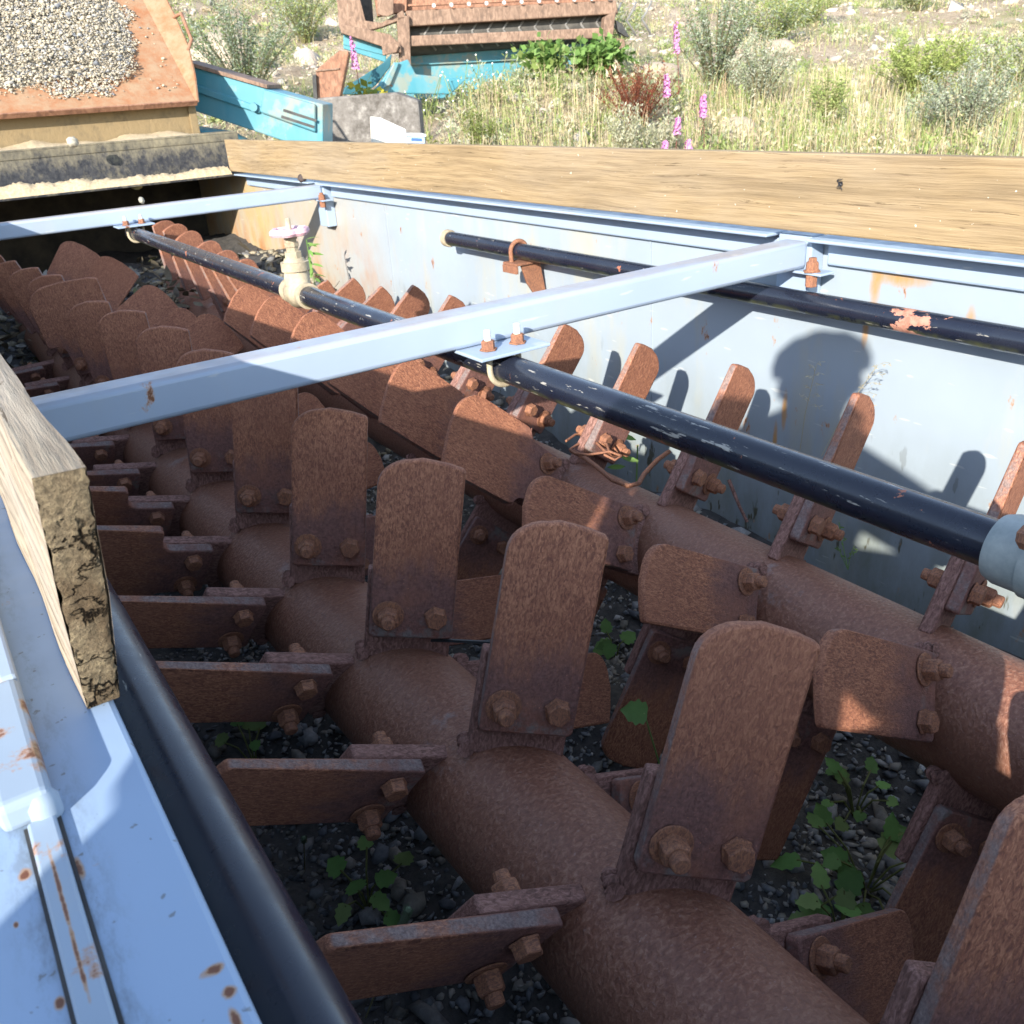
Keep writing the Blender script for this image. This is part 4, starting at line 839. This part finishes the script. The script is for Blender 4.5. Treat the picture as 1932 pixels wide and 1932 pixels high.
def shrub(q, H, Wd, nst, nlf, leaf, cols, stemc, lab, name='shrub', up=.5, shape='round', hang=0, group=None, flower=None, leafw=.35):
    e = empty(name, q, lab, 'plant' if name != 'shrub' else 'shrub', group); st = MB(); LV = []; nlf = int(nlf*1.8); leaf = leaf*.85; stemc = tuple(min(1, x*1.6) for x in stemc)
    for i in range(nst):
        a = rnd.uniform(0, 6.28); r = Wd*.5*math.sqrt(rnd.random()); hh = H*rnd.uniform(.6, 1)*(1-.35*(r/(Wd*.5))**2 if shape == 'round' else 1)
        tip = q+Vector((r*math.cos(a), r*math.sin(a), hh)); mid = q+Vector((r*.45*math.cos(a), r*.45*math.sin(a), hh*.55)); b0 = q+Vector((rnd.uniform(-.05, .05)*Wd, rnd.uniform(-.05, .05)*Wd, -.03))
        st.tube([b0, mid, tip], [.007*H, .005*H, .002], 4, False)
        for j in range(nlf):
            k = 1-rnd.random()**1.3*.85; p = (b0.lerp(mid, k*2) if k < .5 else mid.lerp(tip, k*2-1))
            LV.append((p, k))
    P = np.array([l[0][:] for l in LV]); n = len(P); P = P+nrg.normal(0, 1, (n, 3))*leaf*.55
    d = nrg.normal(0, 1, (n, 3)); d[:, 2] = d[:, 2]*.6+up; d /= np.linalg.norm(d, axis=1)[:, None]; s_ = np.cross(d, nrg.normal(0, 1, (n, 3))); s_ /= np.linalg.norm(s_, axis=1)[:, None]
    L = leaf*nrg.uniform(.6, 1.3, (n, 1)); V = np.stack([P, P+d*L*.5+s_*L*leafw*.5, P+d*L, P+d*L*.5-s_*L*leafw*.5], 1)-np.array(q)
    i = np.arange(n)*4; Fc = np.stack([i, i+1, i+2, i+3], 1)
    tint_all(st.build('stem', m_leaf, e), [stemc], 12)
    np_mesh('foliage', V.reshape(-1, 3), Fc, m_leaf, e, col=np.repeat(tints(n, cols, .25), 4, 0))
    if flower: flower(e, q, LV, H)
    return e
GREY = [(.30, .35, .25), (.37, .41, .32), (.23, .29, .17)]; GR2 = [(.38, .41, .29), (.31, .36, .22), (.45, .46, .36)]
def gp(px_, d):                              # a ground point under a column of the picture
    q = bgp(px_, 240, d); return Vector((q.x, q.y, float(ground_z(np.array(q.x), np.array(q.y)))))
shrub(gp(475, 14.5), 1.55, 1.9, 60, 75, .06, GREY+[(.14, .2, .07)], (.13, .12, .07), 'tall grey-green mugwort bush between the hopper and the machine')
shrub(gp(545, 11.8), .38, .42, 50, 26, .06, [(.25, .34, .05), (.32, .40, .08)], (.2, .2, .06), 'small bright yellow-green bush above the turquoise conveyor', up=1.2, leafw=.12)
shrub(gp(1345, 15.5), 1.9, 1.3, 40, 75, .06, GREY+[(.15, .2, .08)], (.14, .12, .07), 'tall grey-green bush with thin stems right of the machine')
shrub(gp(1430, 15.0), 1.2, 1.2, 40, 60, .055, GR2, (.16, .14, .08), 'pale grey bush just right of the tall thin-stemmed one')
shrub(gp(1720, 15.5), 1.05, 1.5, 55, 60, .065, [(.34, .40, .12), (.40, .45, .16), (.28, .36, .09)], (.16, .16, .06), 'round bright yellow-green bush on the right slope')
shrub(gp(1820, 13.0), 1.05, 1.5, 55, 65, .05, GR2+GREY, (.14, .12, .08), 'grey-green bush low on the right in front of the yellow-green one')
shrub(gp(1250, 11.6), .55, .5, 26, 40, .05, [(.46, .45, .32), (.52, .50, .37), (.38, .40, .25)], (.25, .22, .12), 'pale silvery weeds right of the middle behind the board', up=1.4, shape='flat')
shrub(gp(1185, 11.4), .75, .6, 26, 44, .05, [(.46, .45, .32), (.52, .50, .37), (.38, .40, .25)], (.25, .22, .12), 'pale silvery spiky weeds in front of the red dock', up=1.4, shape='flat')
shrub(gp(1200, 12.6), .85, 1.25, 60, 34, .04, [(.20, .055, .028), (.26, .085, .04), (.15, .045, .025)], (.15, .05, .03), 'patch of dark red seeding dock behind silvery weeds', 'dock_plant', 1.5, 'flat')
shrub(gp(1560, 13.5), .9, .7, 30, 40, .06, FRESH, (.15, .14, .06), 'dark green weeds among the straw grass at right of centre', 'weed')
shrub(gp(1135, 13.9), .4, .9, 40, 12, .13, [(.14, .25, .06), (.18, .30, .08)], (.15, .18, .06), 'broad-leaved green plants at the right leg of the machine', 'broadleaf_plant', .4, 'flat', leafw=.8)
shrub(gp(1040, 13.9), .4, 1.0, 36, 12, .13, [(.14, .25, .06), (.18, .30, .08), (.25, .33, .1)], (.15, .18, .06), 'broad-leaved green plants spilling over the mound below the machine', 'broadleaf_plant', .4, 'flat', leafw=.8)
shrub(gp(700, 12.9), .75, .35, 14, 12, .14, [(.32, .36, .06), (.24, .32, .08), (.45, .40, .06)], (.2, .2, .06), 'yellowing broad-leaved weed growing behind the bent chute', 'broadleaf_plant', .5, leafw=.7)
shrub(gp(900, 11.8), .75, .45, 14, 50, .05, [(.17, .21, .05), (.21, .25, .08)], (.16, .14, .06), 'slender yellow-green weed behind the middle of the board', 'weed', 1.)
shrub(gp(820, 11.0), .6, .3, 10, 45, .05, [(.17, .20, .05), (.30, .30, .08)], (.16, .14, .06), 'thin yellowish weed right of the plastic crate', 'weed', 1.)
shrub(gp(775, 10.4), .45, .35, 14, 30, .06, [(.15, .26, .05), (.2, .3, .07)], (.15, .18, .06), 'fresh green weed growing behind the plastic crate', 'weed', .8)
shrub(gp(1900, 16.5), .9, 2.2, 50, 50, .06, FRESH+GR2, (.15, .14, .07), 'loose green bush at the right edge of the slope')
shrub(gp(1150, 19), 1.3, 1.6, 45, 60, .07, FRESH+GREY, (.14, .12, .06), 'green bush high behind the right end of the machine')
shrub(gp(1500, 25), 1.0, 2.6, 50, 50, .08, FRESH, (.15, .14, .06), 'low green bushes along the top of the slope')
shrub(gp(1700, 28), 1.0, 2.0, 40, 50, .08, FRESH+GR2, (.15, .14, .06), 'green bush far up the right slope')
shrub(gp(600, 24), 1.6, 2.2, 45, 50, .08, FRESH+GREY, (.15, .14, .06), 'green bush far up the slope left of the machine')
shrub(gp(340, 20), 1.2, 2.0, 40, 50, .08, FRESH, (.15, .14, .06), 'green scrub beyond the top of the hopper wing')
shrub(gp(1455, 22), 1.1, 2.0, 40, 50, .08, GREY+FRESH, (.15, .14, .06), 'grey and green scrub upslope of the thin-stemmed bush')
m_petal = plain('pink_petal', (.50, .16, .40), (.62, .28, .54), 30, .6).m
def fireweed(px_, d, H, lab, full=1.):
    q = gp(px_, d); e = empty('fireweed', q, lab, 'flower', 'fireweed stems on the slope'); st = MB(); lf = MB(); fl = MB()
    top = q+Vector((rnd.uniform(-.06, .06), rnd.uniform(-.06, .06), H)); st.tube([q, q.lerp(top, .5)+Vector((.01, 0, 0)), top], .006, 5)
    for i in range(36):
        k = rnd.uniform(.12, .62); v, f = leaf_verts(q.lerp(top, k), .11*(1.1-k), .018, (rnd.uniform(-.5, .5), rnd.uniform(-.5, .5), 1), rnd.uniform(0, 6.28), .2); lf.add(v, f)
    for i in range(int(110*full)):
        k = 1-.32*(i/110)**.8; a = rnd.uniform(0, 6.28); r = .055*(1.25-k)*rnd.uniform(.6, 1.8); o = q.lerp(top, k); v, f = leaf_verts(o+Vector((math.cos(a)*r, math.sin(a)*r, 0)), .030, .026, (math.cos(a), math.sin(a), .4), a+1.2, .1); fl.add(v, f)
    tint_all(st.build('stem', m_leaf, e), [(.28, .12, .1)], 10); tint_all(lf.build('leaf', m_leaf, e), [(.16, .22, .09), (.2, .25, .12)], 15); fl.build('flower', m_petal, e)
for px_, d, H, lab in ((1282, 13.4, 1.15, 'tallest pink fireweed right of the red dock'), (1248, 11.3, .42, 'low pink fireweed at the board edge left of the cluster'), (1272, 11.6, .55, 'pink fireweed in the middle of the low cluster'), (1300, 11.4, .40, 'short bushy pink fireweed right of the low cluster'),
                     (1330, 11.8, .72, 'pink fireweed standing before the pale boulder'), (1262, 12.4, .8, 'slim pink fireweed above the low cluster beside the red dock'), (1288, 11.2, .36, 'pink fireweed touching the board edge in the cluster'), (1322, 12.3, .6, 'pink fireweed just behind the one before the pale boulder'), (1312, 11.2, .3, 'smallest pink fireweed just showing above the board'), (532, 8.3, .62, 'single fireweed stem in front of the turquoise cover panel'), (688, 13.0, 1.15, 'single pink fireweed before the turquoise cross frame')):
    fireweed(px_, d, H, lab)
for px_, d, lab in ((800, 12.6, 'white daisy-like flowers at the left leg of the machine'), (870, 13.2, 'white flower heads before the turquoise side plate'), (930, 13.3, 'white flowers above the mound before the machine')):
    q = gp(px_, d); e = empty('daisy_weed', q, lab, 'flower'); st = MB(); fl = MB()
    for i in range(9):
        t = q+Vector((rnd.uniform(-.3, .3), rnd.uniform(-.3, .3), rnd.uniform(.25, .75))); st.tube([q+Vector((rnd.uniform(-.1, .1), 0, 0)), t], .004, 4); fl.lathe(t, (-.6, -.7, .3), [(0, .011), (.006, .010)], 7)
    tint_all(st.build('stem', m_leaf, e), FRESH, 8); fl.build('flower', m_white, e)

# ================================================================== the photographer, whose shadow falls into the trough
E1 = SUN_D.cross(Vector((0, 0, 1))).normalized(); E2 = E1.cross(SUN_D)
def person():
    e = empty('person', (-.42, -.28, -1.5), 'person in dark jacket and cap holding a phone at the trough side', 'person')
    def q3(a, b, c): return tuple(a*E1+b*E2+c*SUN_D)
    J = {'pelvis': q3(-.13, -.56, -.56), 'belly': q3(-.20, -.33, -.53), 'chest': q3(-.11, -.09, -.47), 'neck': q3(-.08, .12, -.43), 'chin': q3(-.07, .19, -.40),
         'shl': q3(-.345, .02, -.44), 'ell': q3(-.412, -.225, -.36), 'wrl': q3(-.14, -.07, -.13), 'shr': q3(.08, .0, -.44), 'elr': q3(.29, -.17, -.37), 'wrr': q3(.06, -.10, -.10),
         'hipl': (-.62, -.10, -.42), 'knl': (-.58, -.06, -.92), 'anl': (-.66, -.06, -1.42), 'tol': (-.48, -.0, -1.46), 'hipr': (-.54, -.36, -.42), 'knr': (-.52, -.40, -.92), 'anr': (-.6, -.40, -1.42), 'tor': (-.42, -.36, -1.46)}
    rad = {'pelvis': .21, 'belly': .205, 'chest': .19, 'neck': .085, 'chin': .07, 'shl': .12, 'ell': .092, 'wrl': .045, 'shr': .095, 'elr': .085, 'wrr': .045, 'hipl': .13, 'knl': .085, 'anl': .065, 'tol': .055, 'hipr': .13, 'knr': .085, 'anr': .065, 'tor': .055}
    E = [('pelvis', 'belly'), ('belly', 'chest'), ('chest', 'neck'), ('neck', 'chin'), ('chest', 'shl'), ('shl', 'ell'), ('ell', 'wrl'), ('chest', 'shr'), ('shr', 'elr'), ('elr', 'wrr'), ('pelvis', 'hipl'), ('hipl', 'knl'), ('knl', 'anl'), ('anl', 'tol'), ('pelvis', 'hipr'), ('hipr', 'knr'), ('knr', 'anr'), ('anr', 'tor')]
    nm = list(J); me = bpy.data.meshes.new('body'); me.from_pydata([tuple(Vector(J[k])-e.location) for k in nm], [(nm.index(a), nm.index(b)) for a, b in E], [])
    o = bpy.data.objects.new('body', me); S.collection.objects.link(o); o.parent = e
    o.modifiers.new('skin', 'SKIN'); 
    for i, k in enumerate(nm):
        me.skin_vertices[0].data[i].radius = (rad[k], rad[k]); me.skin_vertices[0].data[i].use_root = (k == 'pelvis')
    ss = o.modifiers.new('sub', 'SUBSURF'); ss.levels = ss.render_levels = 2
    me.materials.append(plain('dark_jacket_cloth', (.03, .035, .05), (.05, .055, .075), 30, .9).m)
    skin = plain('skin', (.50, .30, .22), (.56, .35, .26), 20, .5).m
    b = bmesh.new(); bmesh.ops.create_uvsphere(b, u_segments=24, v_segments=16, radius=1)
    hc = Vector(q3(-.075, .245, -.38)); fw = Vector((.62, .72, -.3)).normalized(); upv = Vector((.18, .2, .96)); upv = (upv-fw*upv.dot(fw)).normalized(); sd = fw.cross(upv)
    for v in b.verts:
        c = v.co.copy(); c.x *= .105; c.y *= .125; c.z *= .145
        if c.z < -.03: c.x *= .85; c.y += .012
        if c.y > .085 and abs(c.x) < .03 and -.04 < c.z < .02: c.y += .018
        v.co = hc+sd*c.x+fw*c.y+upv*c.z-e.location
    blocker = MB(); [blocker.prism([q3(a, b, -.5) for a, b in pp], SUN_D*.12) for pp in ([(-.02, -.20), (.27, -.20), (.275, -.305), (.035, -.305), (.01, -.36), (-.02, -.36)], [(.035, -.3051), (.275, -.3051), (.28, -.365), (.088, -.365)], [(-.02, -.3651), (.28, -.3651), (.29, -.66), (-.02, -.66)])]  # added slabs out of view, leaving a gap that shapes a sun patch
    hm = bpy.data.meshes.new('head'); b.to_mesh(hm); b.free(); hm.materials.append(skin); hm.polygons.foreach_set('use_smooth', [True]*len(hm.polygons)); ho = bpy.data.objects.new('head', hm); S.collection.objects.link(ho); ho.parent = e
    MB().lathe(hc+upv*.03-fw*.008, upv, [(0, .132), (.03, .135), (.07, .118), (.1, .075), (.112, .01)], 24).build('cap', plain('dark_cap_cloth', (.03, .03, .035), (.05, .05, .055), 30, .9).m, e, smooth=50)
    for s in (-1, 1): MB().lathe(hc+sd*.1*s-upv*.005, sd*s, [(0, .028), (.012, .026), (.016, .015)], 10).build('ear', skin, e, smooth=50)
    # hands: palm, four fingers and a thumb closing on the phone's edges
    for s, w, ed in ((1, Vector(J['wrl']), Vector((-.055, .04, -.02))), (-1, Vector(J['wrr']), Vector((-.004, -.068, -.02)))):
        h = MB(); d = (ed-w).normalized(); h.tube([w, w.lerp(ed, .5), ed], [.03, .036, .03], 10)
        for i in range(4):
            o0 = ed+Vector((0, 0, .03-.018*i))-d*.01; h.tube([o0, o0+d*.03+Vector((.012, .006, 0)), o0+d*(.045-.004*abs(i-1))+Vector((.010, -.012*s, .0))], [.009, .008, .007], 8)
        h.tube([ed-d*.03+Vector((-.01, -.01, .02)), ed+Vector((-.022, -.02, .03)), ed+d*.03+Vector((-.026, -.024, .035))], [.011, .010, .008], 8)
        h.build('hand', skin, e, smooth=60)
    tag(blocker.build('shadow_blocker', plain('blocker_cloth', (.05, .05, .04), (.08, .075, .06), 30, .9).m, bevel=.02), 'unseen added bag hanging at the right side of the person', 'blocker')
    return e
person()
c0 = Vector((0, 0, 0)); fwd = Vector(ROT @ np.array([0, 0, 1.])); rt = Vector(ROT @ np.array([1., 0, 0])); upc = Vector(ROT @ np.array([0, -1., 0]))
o = c0-fwd*.016-rt*.07; b = MB(); b.prism([o-rt*.075-upc*.037, o+rt*.075-upc*.037, o+rt*.075+upc*.037, o-rt*.075+upc*.037], -fwd*.009)
tag(b.build('phone', m_black, bevel=.003), 'dark phone held up by the person at the trough side', 'phone')
